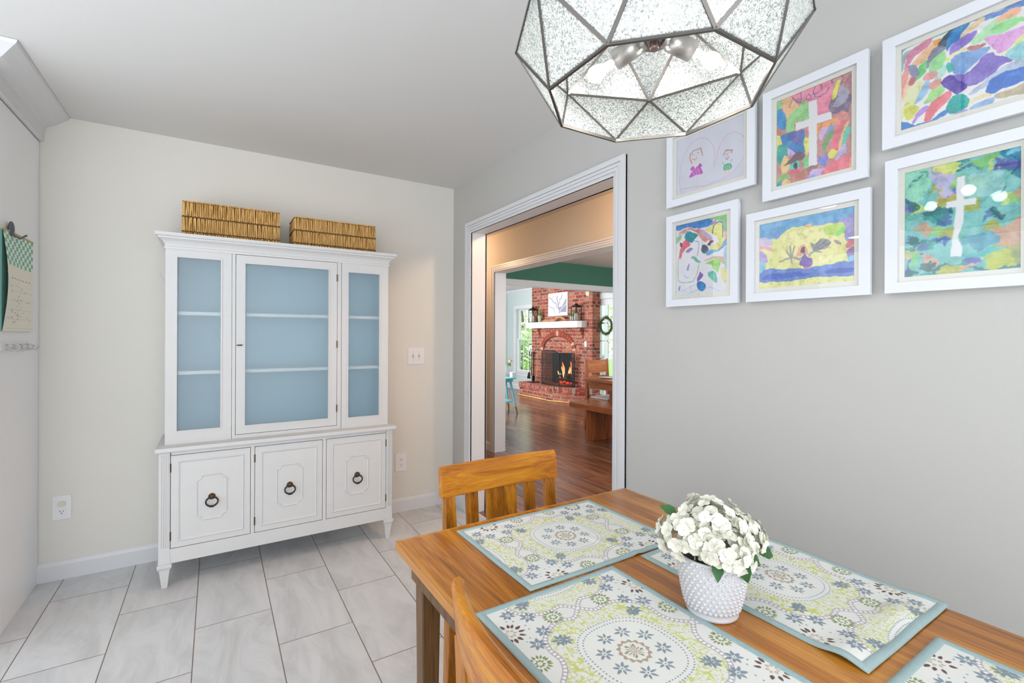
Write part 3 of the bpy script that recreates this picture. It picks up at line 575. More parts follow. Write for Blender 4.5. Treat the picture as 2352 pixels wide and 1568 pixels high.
# window of the living room
wf = MB()
for a, b, t in ((0, 0.085, 0.016), (0.06, 0.09, 0.024)):
    wf.ring((WY0 - b, WZ0 - 0.0, WY1 + b, WZ1 + b), (WY0 - a, WZ0, WY1 + a, WZ1 + a), LX - t, LX, 'x')
wf.box(LX - 0.05, WY0 - 0.11, WZ0 - 0.03, LX, WY1 + 0.11, WZ0).box(LX - 0.016, WY0 - 0.09, WZ0 - 0.1, LX, WY1 + 0.09, WZ0 - 0.03)
win = struct(wf, 'window_1', m_trim)
def sash(z0, z1, x):
    s = MB().ring((WY0, z0, WY1, z1), (WY0 + 0.05, z0 + 0.04, WY1 - 0.05, z1 - 0.035), x, x + 0.035, 'x')
    for k in (1, 2, 3):
        y = WY0 + 0.05 + (WY1 - WY0 - 0.1) * k / 4; s.box(x + 0.008, y - 0.007, z0, x + 0.027, y + 0.007, z1)
    zc = (z0 + z1) / 2; s.box(x + 0.009, WY0, zc - 0.007, x + 0.026, WY1, zc + 0.007)
    return s
zm = 1.215
o = sash(zm - 0.02, WZ1, LX + 0.075).build('upper_sash', m_trim, win); o = sash(WZ0, zm + 0.02, LX + 0.035).build('lower_sash', m_trim, win)
gl = thin_glass('window_glass', (0.97, 1, 0.99))
MB().box(LX + 0.090, WY0 + 0.04, zm, LX + 0.093, WY1 - 0.04, WZ1 - 0.02).build('upper_pane', gl, win)
MB().box(LX + 0.050, WY0 + 0.04, WZ0 + 0.02, LX + 0.053, WY1 - 0.04, zm).build('lower_pane', gl, win)
# glazed door of the living room
dc = MB()
for a, b, t in ((0, 0.1, 0.018), (0.07, 0.105, 0.026)):
    dc.ring((DY0 - b, -0.001, DY1 + b, DZ + b), (DY0 - a, -0.002, DY1 + a, DZ + a), LX - t, LX, 'x')
struct(dc, 'trim_8', m_trim)
door = struct(MB().ring((DY0 + 0.004, 0.01, DY1 - 0.004, DZ - 0.004), (DY0 + 0.12, 0.19, DY1 - 0.075, 1.90), LX + 0.01, LX + 0.05, 'x'), 'door_1', m_trim)
mu = MB()
gy0, gy1 = DY0 + 0.12, DY1 - 0.075
for k in range(1, 4):
    y = gy1 - 0.205 * k
    if y > gy0 + .05: mu.box(LX + 0.016, y - 0.012, 0.19, LX + 0.044, y + 0.012, 1.90)
for k in range(1, 5):
    z = 0.19 + 1.71 * k / 5; mu.box(LX + 0.016, gy0, z - 0.012, LX + 0.044, gy1, z + 0.012)
mu.build('muntins', m_trim, door)
MB().box(LX + 0.028, gy0, 0.19, LX + 0.032, gy1, 1.90).build('glass', gl, door)
m_blk = plain('black_metal', (32, 28, 27), 0.45, 0.6)
m_brz = plain('oiled_bronze', (52, 40, 34), 0.4, 0.7)
MB().lathe([(0, -0.075), (0.02, -0.075), (0.03, -0.06), (0.028, -0.045), (0.01, -0.035), (0.01, -0.012), (0.03, -0.01), (0.03, 0)], (LX + 0.01, DY1 - 0.035, 0.86), 16, axis='x').build('door_knob', m_brz, door)
MB().lathe([(0, -0.02), (0.02, -0.02), (0.028, 0)], (LX + 0.01, DY1 - 0.035, 1.0), 16, axis='x').build('deadbolt', m_brz, door)

# ------------------------------------------------------------------ tall pantry cabinet at the left edge
pc = thing('pantry_cabinet', 'tall smooth white pantry cabinet with crown moulding at the left edge', 'cabinet', (-1.3, 2.9, 0))
m_pan = plain('white_laminate', (240, 241, 244), 0.3)
MB().box(-1.75, 2.722, 0, -0.78, 3.395, 2.35).build('body', m_pan, pc, bevel=0.002)
pr = [(0, 0), (0.012, 0.0), (0.018, 0.008), (0.018, 0.03), (0.024, 0.075), (0.03, 0.083), (0.04, 0.088), (0.06, 0.098), (0.09, 0.122), (0.112, 0.138), (0.118, 0.15), (0, 0.15)]
MB().sweep([(-0.78, 3.40, 2.303), (-0.78, 2.722, 2.303), (-1.75, 2.722, 2.303)], [(-u, v) for u, v in pr]).box(-1.75, 2.722, 2.30, -0.78, 3.395, 2.452).build('crown_moulding', m_trim, pc)

# ------------------------------------------------------------------ the hutch
m_hut = plain('chalky_white_paint', (207, 207, 207), 0.5, var=0.03, vscale=14)
m_blue = plain('blue_painted_interior', (172, 208, 224), 0.7)
m_hinge = plain('aged_brass', (96, 80, 52), 0.4, 0.85)
m_shelfw = plain('shelf_paint', (215, 225, 228), 0.6)
def frosted():
    m, nt, b = nm('frosted_glass'); nt.nodes.remove(b)
    out = [n for n in nt.nodes if n.type == 'OUTPUT_MATERIAL'][0]
    rf = N(nt, 'ShaderNodeBsdfRefraction'); rf.inputs['IOR'].default_value = 1.05; rf.inputs['Roughness'].default_value = 0.42; rf.inputs['Color'].default_value = (1, 1, 1, 1)
    tr = N(nt, 'ShaderNodeBsdfTranslucent'); tr.inputs['Color'].default_value = (*s2l((190, 215, 230)), 1)
    df = N(nt, 'ShaderNodeBsdfDiffuse'); df.inputs['Color'].default_value = (*s2l((170, 200, 215)), 1)
    gg = N(nt, 'ShaderNodeBsdfGlossy'); gg.inputs['Roughness'].default_value = 0.4
    a = N(nt, 'ShaderNodeMixShader'); a.inputs[0].default_value = 0.16; nt.links.new(rf.outputs[0], a.inputs[1]); nt.links.new(df.outputs[0], a.inputs[2])
    c = N(nt, 'ShaderNodeMixShader'); c.inputs[0].default_value = 0.05; nt.links.new(a.outputs[0], c.inputs[1]); nt.links.new(gg.outputs[0], c.inputs[2])
    nt.links.new(c.outputs[0], out.inputs[0])
    return m
m_frost = frosted()
h = thing('hutch', 'white painted china hutch with blue interior behind frosted glass', 'cabinet', (0.365, 3.18, 0))
MB().box(-0.235, 3.005, 0.13, 0.96, 3.385, 0.696).build('base_body', m_hut, h)
ff = MB().box(-0.242, 2.985, 0.125, 0.966, 3.005, 0.199)                       # bottom rail
ff.box(-0.19, 2.985, 0.680, 0.925, 3.005, 0.697)
for x0, x1 in ((0.169, 0.187), (0.5455, 0.5645)): ff.box(x0, 2.985, 0.199, x1, 3.005, 0.68)
ff.build('face_frame', m_hut, h, bevel=0.001)
for sx in (-1, 1):
    x0, x1 = (-0.242, -0.1945) if sx < 0 else (0.9275, 0.966)
    p = MB().box(x0, 2.983, 0.128, x1, 3.03, 0.697)
    wdt = (x1 - x0 - 0.012) / 4
    for k in range(4): p.box(x0 + 0.006 + wdt * k + 0.0018, 2.980, 0.21, x0 + 0.006 + wdt * (k + 1) - 0.0018, 2.984, 0.68)
    p.build('pilaster', m_hut, h, bevel=0.001)
for x, y in ((-0.217, 3.008), (0.943, 3.008), (-0.217, 3.35), (0.943, 3.35)):
    lg = MB()
    def sq(a, z): return [(x - a, y - a, z), (x + a, y - a, z), (x + a, y + a, z), (x - a, y + a, z)]
    for a0, z0, a1, z1 in ((0.0255, 0.125, 0.0255, 0.148), (0.031, 0.108, 0.031, 0.125), (0.026, 0.098, 0.031, 0.108), (0.0155, 0.034, 0.023, 0.098), (0.0165, 0.032, 0.0165, 0.036), (0.012, 0.0, 0.016, 0.032)):
        lg.hexa(sq(a0, z0) + sq(a1, z1))
    lg.build('leg', m_hut, h, bevel=0.0012)
MB().box(-0.256, 2.962, 0.701, 0.988, 3.39, 0.722).box(-0.250, 2.972, 0.695, 0.981, 3.385, 0.702).build('countertop', m_hut, h, bevel=0.003)
def oct_pts(cx, cz, hw, hh, c):
    P = []
    for qx, qz, a0 in ((1, 1, 270), (-1, 1, 0), (-1, -1, 90), (1, -1, 180)):
        for k in range(6):
            a = math.radians(a0 - 90 * k / 5) if True else 0
            P.append((cx + qx * hw + c * math.cos(a) * 1.0, cz + qz * hh + c * math.sin(a)))
    return P
def oct_ring(mb, cx, cz, hw, hh, c, y, wd=0.005):
    # concave cornered panel with a raised bead edge
    def pts(g):
        P = []
        for qx, qz in ((1, 1), (-1, 1), (-1, -1), (1, -1)):
            ccx, ccz = cx + qx * hw, cz + qz * hh; r = c - g
            seq = []
            for k in range(7):
                a = PI / 2 * k / 6
                seq.append((ccx - qx * r * math.sin(a), ccz - qz * r * math.cos(a)))
            # start on the vertical side for (1,1): order counter-clockwise
            if (qx, qz) in ((1, 1), (-1, -1)): P += seq
            else: P += seq[::-1]
        # clamp to inset rectangle
        return [(min(max(px, cx - hw + g), cx + hw - g), min(max(pz, cz - hh + g), cz + hh - g)) for px, pz in P]
    o = pts(0); i1 = pts(wd); i2 = pts(wd * 2.2); n = len(o)
    vs = [(a, y, b) for a, b in o] + [(a, y - 0.0055, b) for a, b in i1] + [(a, y - 0.0015, b) for a, b in i2]
    fs = []
    for k in range(n):
        l = (k + 1) % n; fs += [(k, l, n + l, n + k), (n + k, n + l, 2 * n + l, 2 * n + k)]
    fs.append(tuple(range(2 * n, 3 * n)))
    mb.add(vs, fs)
def cab_door(x0, x1, hside):
    z0, z1 = 0.202, 0.677; y = 2.986
    d = MB().box(x0, y, z0, x1, y + 0.017, z1)
    a = 0.030
    def rr(g): return [(x0 + a + g, z0 + a + g), (x1 - a - g, z0 + a + g), (x1 - a - g, z1 - a - g), (x0 + a + g, z1 - a - g)]
    o, i1, i2 = rr(0), rr(0.004), rr(0.011)
    vs = [(p, y, q) for p, q in o] + [(p, y - 0.0055, q) for p, q in i1] + [(p, y - 0.0004, q) for p, q in i2]
    d.add(vs, [(k, (k + 1) % 4, 4 + (k + 1) % 4, 4 + k) for k in range(4)] + [(4 + k, 4 + (k + 1) % 4, 8 + (k + 1) % 4, 8 + k) for k in range(4)] + [(8, 9, 10, 11)])
    cx = (x0 + x1) / 2; oct_ring(d, cx, 0.44, 0.072 if x1 - x0 > .35 else 0.072, 0.122, 0.036, y - 0.0002)
    dd = d.build('door', m_hut, h, bevel=0.0008, seg=1, fix=True)
    hx = x0 - 0.0015 if hside < 0 else x1 + 0.0015
    for z in (0.265, 0.615):
        MB().tube([(hx, y - 0.001, z - 0.022), (hx, y - 0.001, z + 0.022)], 0.0035, 8).build('hinge', m_hinge, dd)
    r = MB(); pts = []
    for k in range(25):
        t = math.radians(-70 + 320 * k / 24)
        pts.append((cx + 0.028 * math.sin(math.radians(180) - t * 1.0 + PI) , y - 0.012, 0.418 - 0.023 * math.cos(t)))
    ring = []
    for k in range(28):
        t = 2 * PI * k / 28; rr_ = 1 + 0.10 * (math.cos(t) < -0.93)
        ring.append((cx + 0.0275 * math.sin(t) * rr_, y - 0.012 - 0.004 * (1 - math.cos(t)), 0.4155 + 0.0225 * math.cos(t) * rr_))
    r.tube(ring, [0.0036 + 0.0012 * math.cos(2 * PI * k / 28) ** 2 for k in range(28)], 8, closed=True)
    r.ball((cx, y - 0.02, 0.3935), 0.0052, 8, 6).ball((cx - 0.011, y - 0.02, 0.3955), 0.0042, 8, 6).ball((cx + 0.011, y - 0.02, 0.3955), 0.0042, 8, 6)
    r.build('ring_pull', m_brz, dd)
    MB().lathe([(0.0, -0.016), (0.006, -0.016), (0.010, -0.010), (0.012, -0.006), (0.0165, -0.004), (0.0175, 0)], (cx, y, 0.440), 14, axis='y').build('pull_rosette', plain('antique_bronze', (92, 72, 52), 0.4, 0.8), dd)
cab_door(-0.1915, 0.1665, -1); cab_door(0.1895, 0.543, -1); cab_door(0.567, 0.925, 1)
# upper part
UY = 3.05
u = MB().box(-0.2215, UY + .012, 0.722, -0.205, 3.385, 1.75).box(0.940, UY + .012, 0.722, 0.9565, 3.385, 1.75).box(-0.205, UY + .02, 0.722, 0.94, 3.385, 0.742).box(-0.205, UY + .02, 1.735, 0.94, 3.385, 1.75)
u.build('upper_case', m_hut, h)
bi = MB().box(-0.205, 3.36, 0.742, 0.94, 3.385, 1.735).box(-0.205, UY + 0.03, 0.742, -0.2035, 3.36, 1.735).box(0.9385, UY + 0.03, 0.742, 0.94, 3.36, 1.735)
bi.box(-0.2035, UY + 0.03, 0.742, 0.9385, 3.36, 0.744)
bi.build('blue_lining', m_blue, h)
for z in (1.085, 1.405): MB().box(-0.2035, 3.078, z, 0.9385, 3.36, z + 0.02).build('shelf', m_shelfw, h, bevel=0.003)
def gframe(x0, x1, z0, z1, gx0, gx1, gz0, gz1, name, y0, y1, par):
    g = MB().ring((x0, z0, x1, z1), (gx0, gz0, gx1, gz1), y0, y1, 'y').ring((gx0 - 0.008, gz0 - 0.008, gx1 + 0.008, gz1 + 0.008), (gx0, gz0, gx1, gz1), y0 - 0.003, y0, 'y')
    f = g.build(name, m_hut, par, bevel=0.0012)
    MB().box(gx0 - 0.004, y0 + 0.010, gz0 - 0.004, gx1 + 0.004, y0 + 0.014, gz1 + 0.004).build('frosted_pane', m_frost, f)
    return f
gframe(-0.222, 0.076, 0.722, 1.752, -0.171, 0.024, 0.792, 1.709, 'side_panel', UY, UY + 0.02, h)
gframe(0.664, 0.957, 0.722, 1.752, 0.705, 0.899, 0.786, 1.694, 'side_panel', UY, UY + 0.02, h)
MB().box(0.078, UY + 0.001, 0.722, 0.0945, UY + 0.02, 1.752).box(0.6385, UY + 0.001, 0.722, 0.662, UY + 0.02, 1.752).box(0.0945, UY + 0.001, 0.722, 0.6385, UY + 0.02, 0.742).build('mullion', m_hut, h, bevel=0.001)
gd = gframe(0.097, 0.636, 0.745, 1.748, 0.142, 0.586, 0.792, 1.701, 'glass_door', UY - 0.001, UY + 0.018, h)
for z in (0.85, 1.245, 1.655): MB().tube([(0.6365, UY - 0.002, z - 0.022), (0.6365, UY - 0.002, z + 0.022)], 0.0035, 8).build('hinge', m_hinge, gd)
MB().tube([(0.112, UY, 1.243), (0.112, UY - 0.012, 1.243)], 0.003, 8).tube([(0.1, UY - 0.012, 1.243), (0.128, UY - 0.012, 1.243)], [0.0025, 0.0035], 8).build('key', m_brz, gd)
# cornice
cp = [(0.0, 0.0), (0.005, 0.0), (0.006, 0.012), (0.002, 0.016), (0.004, 0.026), (0.012, 0.040), (0.024, 0.050), (0.030, 0.052), (0.032, 0.060), (0.040, 0.064), (0.043, 0.072), (0.043, 0.080), (0, 0.080)]
MB().sweep([(-0.222, 3.385, 1.75), (-0.222, UY, 1.75), (0.957, UY, 1.75), (0.957, 3.385, 1.75)], [(u_, v_) for u_, v_ in cp]).box(-0.222, UY, 1.752, 0.957, 3.385, 1.828).build('cornice', m_hut, h)
MB().tube([(-0.222, 3.2, 1.58), (-0.245, 3.2, 1.60), (-0.262, 3.2, 1.625), (-0.256, 3.2, 1.638)], 0.004, 8).build('side_hook', m_hut, h)

# ------------------------------------------------------------------ baskets on the hutch
m_straw = wood('woven_straw', (132, 92, 40), (196, 152, 86), (226, 188, 126), 'z', 9.0, 0.8, contrast=1.3)
m_strawd = plain('dark_braid', (92, 64, 26), 0.85)
rb = random.Random(5)
def basket(x0, x1, y0, y1, z0, z1, label, rotz=0):
    cx, cy = (x0 + x1) / 2, (y0 + y1) / 2
    t = thing('straw_basket', label, 'basket', (cx, cy, z0), 'straw baskets on top of the hutch')
    MB().box(x0 + 0.006, y0 + 0.006, z0, x1 - 0.006, y1 - 0.006, z1 - 0.006).build('lining', m_strawd, t)
    st = MB(); H_ = z1 - z0 - 0.008
    rows = [(z0, z0 + H_ * 0.16), (z0 + H_ * 0.13, z0 + H_ * 0.60), (z0 + H_ * 0.56, z1 - 0.006)]
    def strand(px, py, nx, ny, wd, za, zb):
        tx, ty = -ny, nx
        o1 = rb.uniform(-0.002, 0.002); th = 0.0065 + rb.uniform(0, 0.002)
        lean = rb.uniform(-0.0025, 0.0025)
        vs = []
        for z, b, l in ((za, 0.55, 0), (za + (zb - za) * .25, 1, 0), (zb - (zb - za) * .12, 1, 1), (zb, 0.35, 1)):
            for s_, d in ((-1, 0), (-0.6, 1), (0.6, 1), (1, 0)):
                vs.append((px + tx * (s_ * wd / 2 + lean * l) + nx * d * th * b, py + ty * (s_ * wd / 2 + lean * l) + ny * d * th * b, z))
        fs = []
        for r in range(3):
            for q in range(3): a = r * 4 + q; fs.append((a, a + 1, a + 5, a + 4))
        fs += [(0, 1, 2, 3), (12, 13, 14, 15)]
        st.add(vs, fs, False)
    for ri, (za, zb) in enumerate(rows):
        for (ax, ay, bx, by, nx, ny) in ((x0, y0, x1, y0, 0, -1), (x0, y1, x0, y0, -1, 0), (x1, y0, x1, y1, 1, 0), (x1, y1, x0, y1, 0, 1)):
            L = math.hypot(bx - ax, by - ay); p = 0
            while p < L - 0.003:
                wd = rb.uniform(0.0075, 0.012); q = min(L, p + wd)
                m_ = (p + q) / 2 / L
                strand(ax + (bx - ax) * m_ + nx * -0.004, ay + (by - ay) * m_ + ny * -0.004, nx, ny, (q - p), za + rb.uniform(0, .003), zb + rb.uniform(-.003, 0)); p = q
    st.build('woven_body', m_straw, t, fix=False)
    br = MB()
    for zf in (0.145, 0.58):
        z = z0 + H_ * zf
        for (ax, ay, bx, by) in ((x0, y0, x1, y0), (x0, y1, x0, y0), (x1, y0, x1, y1)):
            L = math.hypot(bx - ax, by - ay); n = int(L / 0.009)
            nx, ny = (0, -1) if ay == by else ((-1, 0) if ax == x0 else (1, 0))
            br.tube([(ax + (bx - ax) * k / n + nx * 0.002, ay + (by - ay) * k / n + ny * 0.002, z + 0.0022 * (-1) ** k) for k in range(n + 1)], 0.0036, 5, smooth=False)
    br.build('braid', m_strawd, t)
    MB().box(x0 - 0.004, y0 - 0.004, z1 - 0.006, x1 + 0.004, y1 + 0.004, z1).build('lid', m_straw, t, bevel=0.002)
    t.rotation_euler.z = rotz
    return t
basket(-0.150, 0.318, 3.10, 3.34, 1.831, 2.025, 'larger straw basket on the left half of the hutch top')
basket(0.402, 0.884, 3.10, 3.32, 1.831, 2.015, 'lower straw basket on the right half of the hutch top')

# ------------------------------------------------------------------ wall plates
m_plate = plain('white_plastic', (228, 228, 230), 0.3); m_beige = plain('beige_plastic', (214, 208, 184), 0.35); m_slot = plain('slot_black', (30, 24, 22), 0.6)
def outlet(x0, x1, z0, z1, label, top_beige=False):
    o = thing('wall_outlet', label, 'outlet', ((x0 + x1) / 2, BY, z0))
    MB().box(x0, BY - 0.006, z0, x1, BY, z1).build('cover_plate', m_plate, o, bevel=0.002)
    cx = (x0 + x1) / 2; cz = (z0 + z1) / 2
    for k, dz in enumerate((0.021, -0.021)):
        f = MB(); P = []
        for i in range(24):
            a = 2 * PI * i / 24; P.append((cx + 0.0165 * math.cos(a), cz + dz + max(-0.013, min(0.013, 0.0165 * math.sin(a)))))
        be = top_beige and k == 0
        f.prism(P, BY - (0.013 if be else 0.0085), BY - 0.005, 'y')
        so = f.build('socket', m_beige if be else m_plate, o)
        s = MB().box(cx - 0.0075, BY - 0.0092, cz + dz - 0.001, cx - 0.0052, BY - 0.0084, cz + dz + 0.007).box(cx + 0.0052, BY - 0.0092, cz + dz - 0.001, cx + 0.0075, BY - 0.0084, cz + dz + 0.006).box(cx - 0.0022, BY - 0.0092, cz + dz - 0.0105, cx + 0.0022, BY - 0.0084, cz + dz - 0.006)
        if not be: s.build('slots', m_slot, so)
outlet(-0.726, -0.649, 0.316, 0.443, 'white wall outlet with a beige plug cover left of the hutch', True)
outlet(1.124, 1.209, 0.297, 0.431, 'white duplex wall outlet right of the hutch near the baseboard')
sw = thing('light_switch', 'white double toggle light switch plate between hutch and doorway', 'light switch', (1.28, BY, 1.085))
MB().box(1.215, BY - 0.006, 1.085, 1.345, BY, 1.21).build('cover_plate', m_plate, sw, bevel=0.002)
for x in (1.257, 1.303):
    MB().box(x - 0.006, BY - 0.0075, 1.135, x + 0.006, BY - 0.005, 1.16).build('switch_slot', plain('slot_grey', (170, 165, 160), .6), sw)
    MB().hexa([(x - 0.004, BY - 0.007, 1.143), (x + 0.004, BY - 0.007, 1.143), (x + 0.004, BY - 0.006, 1.152), (x - 0.004, BY - 0.006, 1.152), (x - 0.003, BY - 0.019, 1.152), (x + 0.003, BY - 0.019, 1.152), (x + 0.004, BY - 0.006, 1.157), (x - 0.004, BY - 0.006, 1.157)]).build('toggle', m_plate, sw)
    for z in (1.118, 1.178): MB().lathe([(0, -0.0075), (0.003, -0.0072), (0.0035, -0.006)], (x, BY, z), 10, axis='y').build('screw', plain('screw_grey', (185, 180, 175), 0.4, .3), sw)

# ------------------------------------------------------------------ picture frames
m_frame = plain('white_frame_wood', (218, 221, 228), 0.4); m_mat = plain('cream_mat_board', (228, 226, 216), 0.8)
m_glass = thin_glass('picture_glass', (1, 1, 1), 1.7); m_art = vcol('painted_paper', 0.7)
XF = WX - 0.030
rq = random.Random(21)
PAL6 = [(40, 140, 140), (90, 180, 150), (150, 200, 110), (60, 110, 170), (120, 110, 190), (210, 160, 130), (170, 170, 70), (30, 100, 110), (200, 220, 120), (130, 190, 200), (220, 180, 165)]
blobs = []
for k in range(70):
    cx_, cy_ = rq.uniform(0, 1000), rq.uniform(0, 1000); r_ = rq.uniform(30, 85); uv_ = []
    for q in range(7):
        a = 2 * PI * q / 7; uv_ += [cx_ + r_ * rq.uniform(.6, 1.3) * 1.2 * math.cos(a), cy_ + r_ * rq.uniform(.6, 1.3) * .7 * math.sin(a)]
    blobs.append(('p', rq.choice(PAL6), 0, uv_))
ART['f6'] = ART['f6'][:1] + blobs + ART['f6'][1:]
def frame(key, y0, y1, z0, z1, label, base, seed, tilt=0, soft=False, warp=1.0, yaw=0.0):
    # y0 > y1 : left to right as seen
    t = thing('picture_frame', label, 'picture', (WX - 0.002, (y0 + y1) / 2, z0), 'framed childrens paintings on the right wall')
    yl, yr, zt, zb = ARTRECT[key]
    b = 0.028
    MB().ring((y1, z0, y0, z1), (y1 + b, z0 + b, y0 - b, z1 - b), XF, XF + 0.013, 'x').ring((y1 + 0.006, z0 + 0.006, y0 - 0.006, z1 - 0.006), (y1 + b - .002, z0 + b - .002, y0 - b + .002, z1 - b + .002), XF + 0.013, WX - 0.002, 'x').build('frame', m_frame, t, bevel=0.0012)
    MB().ring((y1 + b - .003, z0 + b - .003, y0 - b + .003, z1 - b + .003), (yr, zb, yl, zt), XF + 0.0095, XF + 0.0112, 'x').build('mat_board', m_mat, t)
    W_, H_ = int((yl - yr) * 820), int((zt - zb) * 820)
    img = paint_art(ART[key], W_, H_, base, seed, warp, soft)
    Yg, Zg = np.meshgrid(np.linspace(yl + .003, yr - .003, W_), np.linspace(zt + .003, zb - .003, H_))
    a = grid('painting', np.full(Yg.shape, XF + 0.0122), Yg, Zg, img, m_art, t)
    MB().box(XF + 0.006, y1 + b - .002, z0 + b - .002, XF + 0.0075, y0 - b + .002, z1 - b + .002).build('glass', m_glass, t)
    if yaw or tilt: t.rotation_euler = (0, tilt, yaw)
    return t
frame('f1', 1.300, 0.928, 1.822, 2.126, 'white framed childs drawing of two people inside a heart', (212, 214, 228), 1, warp=0.25)
frame('f2', 1.300, 0.988, 1.421, 1.787, 'white framed painting with green bottle outline, lowest left picture beside the doorway', (228, 226, 234), 2, warp=0.6)
frame('f3', 0.900, 0.597, 1.754, 2.117, 'white framed multicoloured painting of a white cross on pink and green', (225, 170, 160), 3, warp=0.7)
frame('f4', 0.957, 0.590, 1.421, 1.724, 'white framed painting of a yellow sky, blue sea and purple figure', (232, 232, 160), 4, warp=0.6)
frame('f5', 0.563, 0.203, 1.816, 2.118, 'white framed pastel abstract painting with purple shape, top right corner', (235, 235, 235), 5, warp=0.6)
frame('f6', 0.556, 0.257, 1.421, 1.783, 'white framed teal and green watercolour with white cross, lamp reflected in its glass', (150, 205, 190), 6, soft=True, warp=2.2)
# ------------------------------------------------------------------ dining table
m_tab = wood('table_top_wood', (112, 64, 16), (174, 106, 32), (206, 142, 58), 'y', 1.6, 0.25, coat=0.15, contrast=1.0)
m_tabe = wood('table_edge_wood', (150, 92, 34), (190, 126, 50), (212, 150, 70), 'y', 1.6, 0.28, coat=0.2)
m_leg = wood('table_leg_wood', (58, 38, 16), (92, 62, 26), (122, 84, 40), 'z', 2.0, 0.35)
m_chair = wood('chair_wood', (118, 62, 4), (180, 106, 8), (212, 144, 28), 'object_x' if False else 'x', 2.2, 0.34, kind='object', coat=0.1)
m_chairz = wood('chair_wood_upright', (100, 56, 4), (164, 98, 8), (198, 134, 28), 'z', 2.2, 0.36, kind='object', coat=0.1)
TZ = 0.76
tb = thing('dining_table', 'brown wooden dining table with five patterned places along the right wall', 'table', (0.82, 0.57, 0))
tb['label'] = 'brown wooden dining table set with patterned placemats along the right wall'
TX0, TX1, TY0, TY1 = 0.402, 1.241, -0.08, 1.216
MB().box(TX0 + 0.012, TY0 + 0.012, TZ - 0.020, TX1 - 0.012, TY1 - 0.012, TZ).build('tabletop', m_tab, tb, bevel=0.0)
MB().ring((TX0, TY0, TX1, TY1), (TX0 + 0.014, TY0 + 0.014, TX1 - 0.014, TY1 - 0.014), TZ - 0.0225, TZ - 0.0008, 'z').build('table_edge', m_tabe, tb, bevel=0.006, seg=3)
MB().ring((TX0 + 0.035, TY0 + 0.03, TX1 - 0.035, TY1 - 0.03), (TX0 + 0.055, TY0 + 0.05, TX1 - 0.055, TY1 - 0.05), TZ - 0.095, TZ - 0.020, 'z').build('apron', m_leg, tb)
for x, y in ((TX0 + .043, TY1 - .035), (TX1 - .093, TY1 - .035), (TX0 + .043, TY0 + .085), (TX1 - .093, TY0 + .085)):
    MB().hexa([(x + .008, y - .044, 0), (x + .044, y - .044, 0), (x + .044, y - .008, 0), (x + .008, y - .008, 0), (x, y - .052, TZ - .02), (x + .052, y - .052, TZ - .02), (x + .052, y, TZ - .02), (x, y, TZ - .02)]).build('leg', m_leg, tb, bevel=0.003)

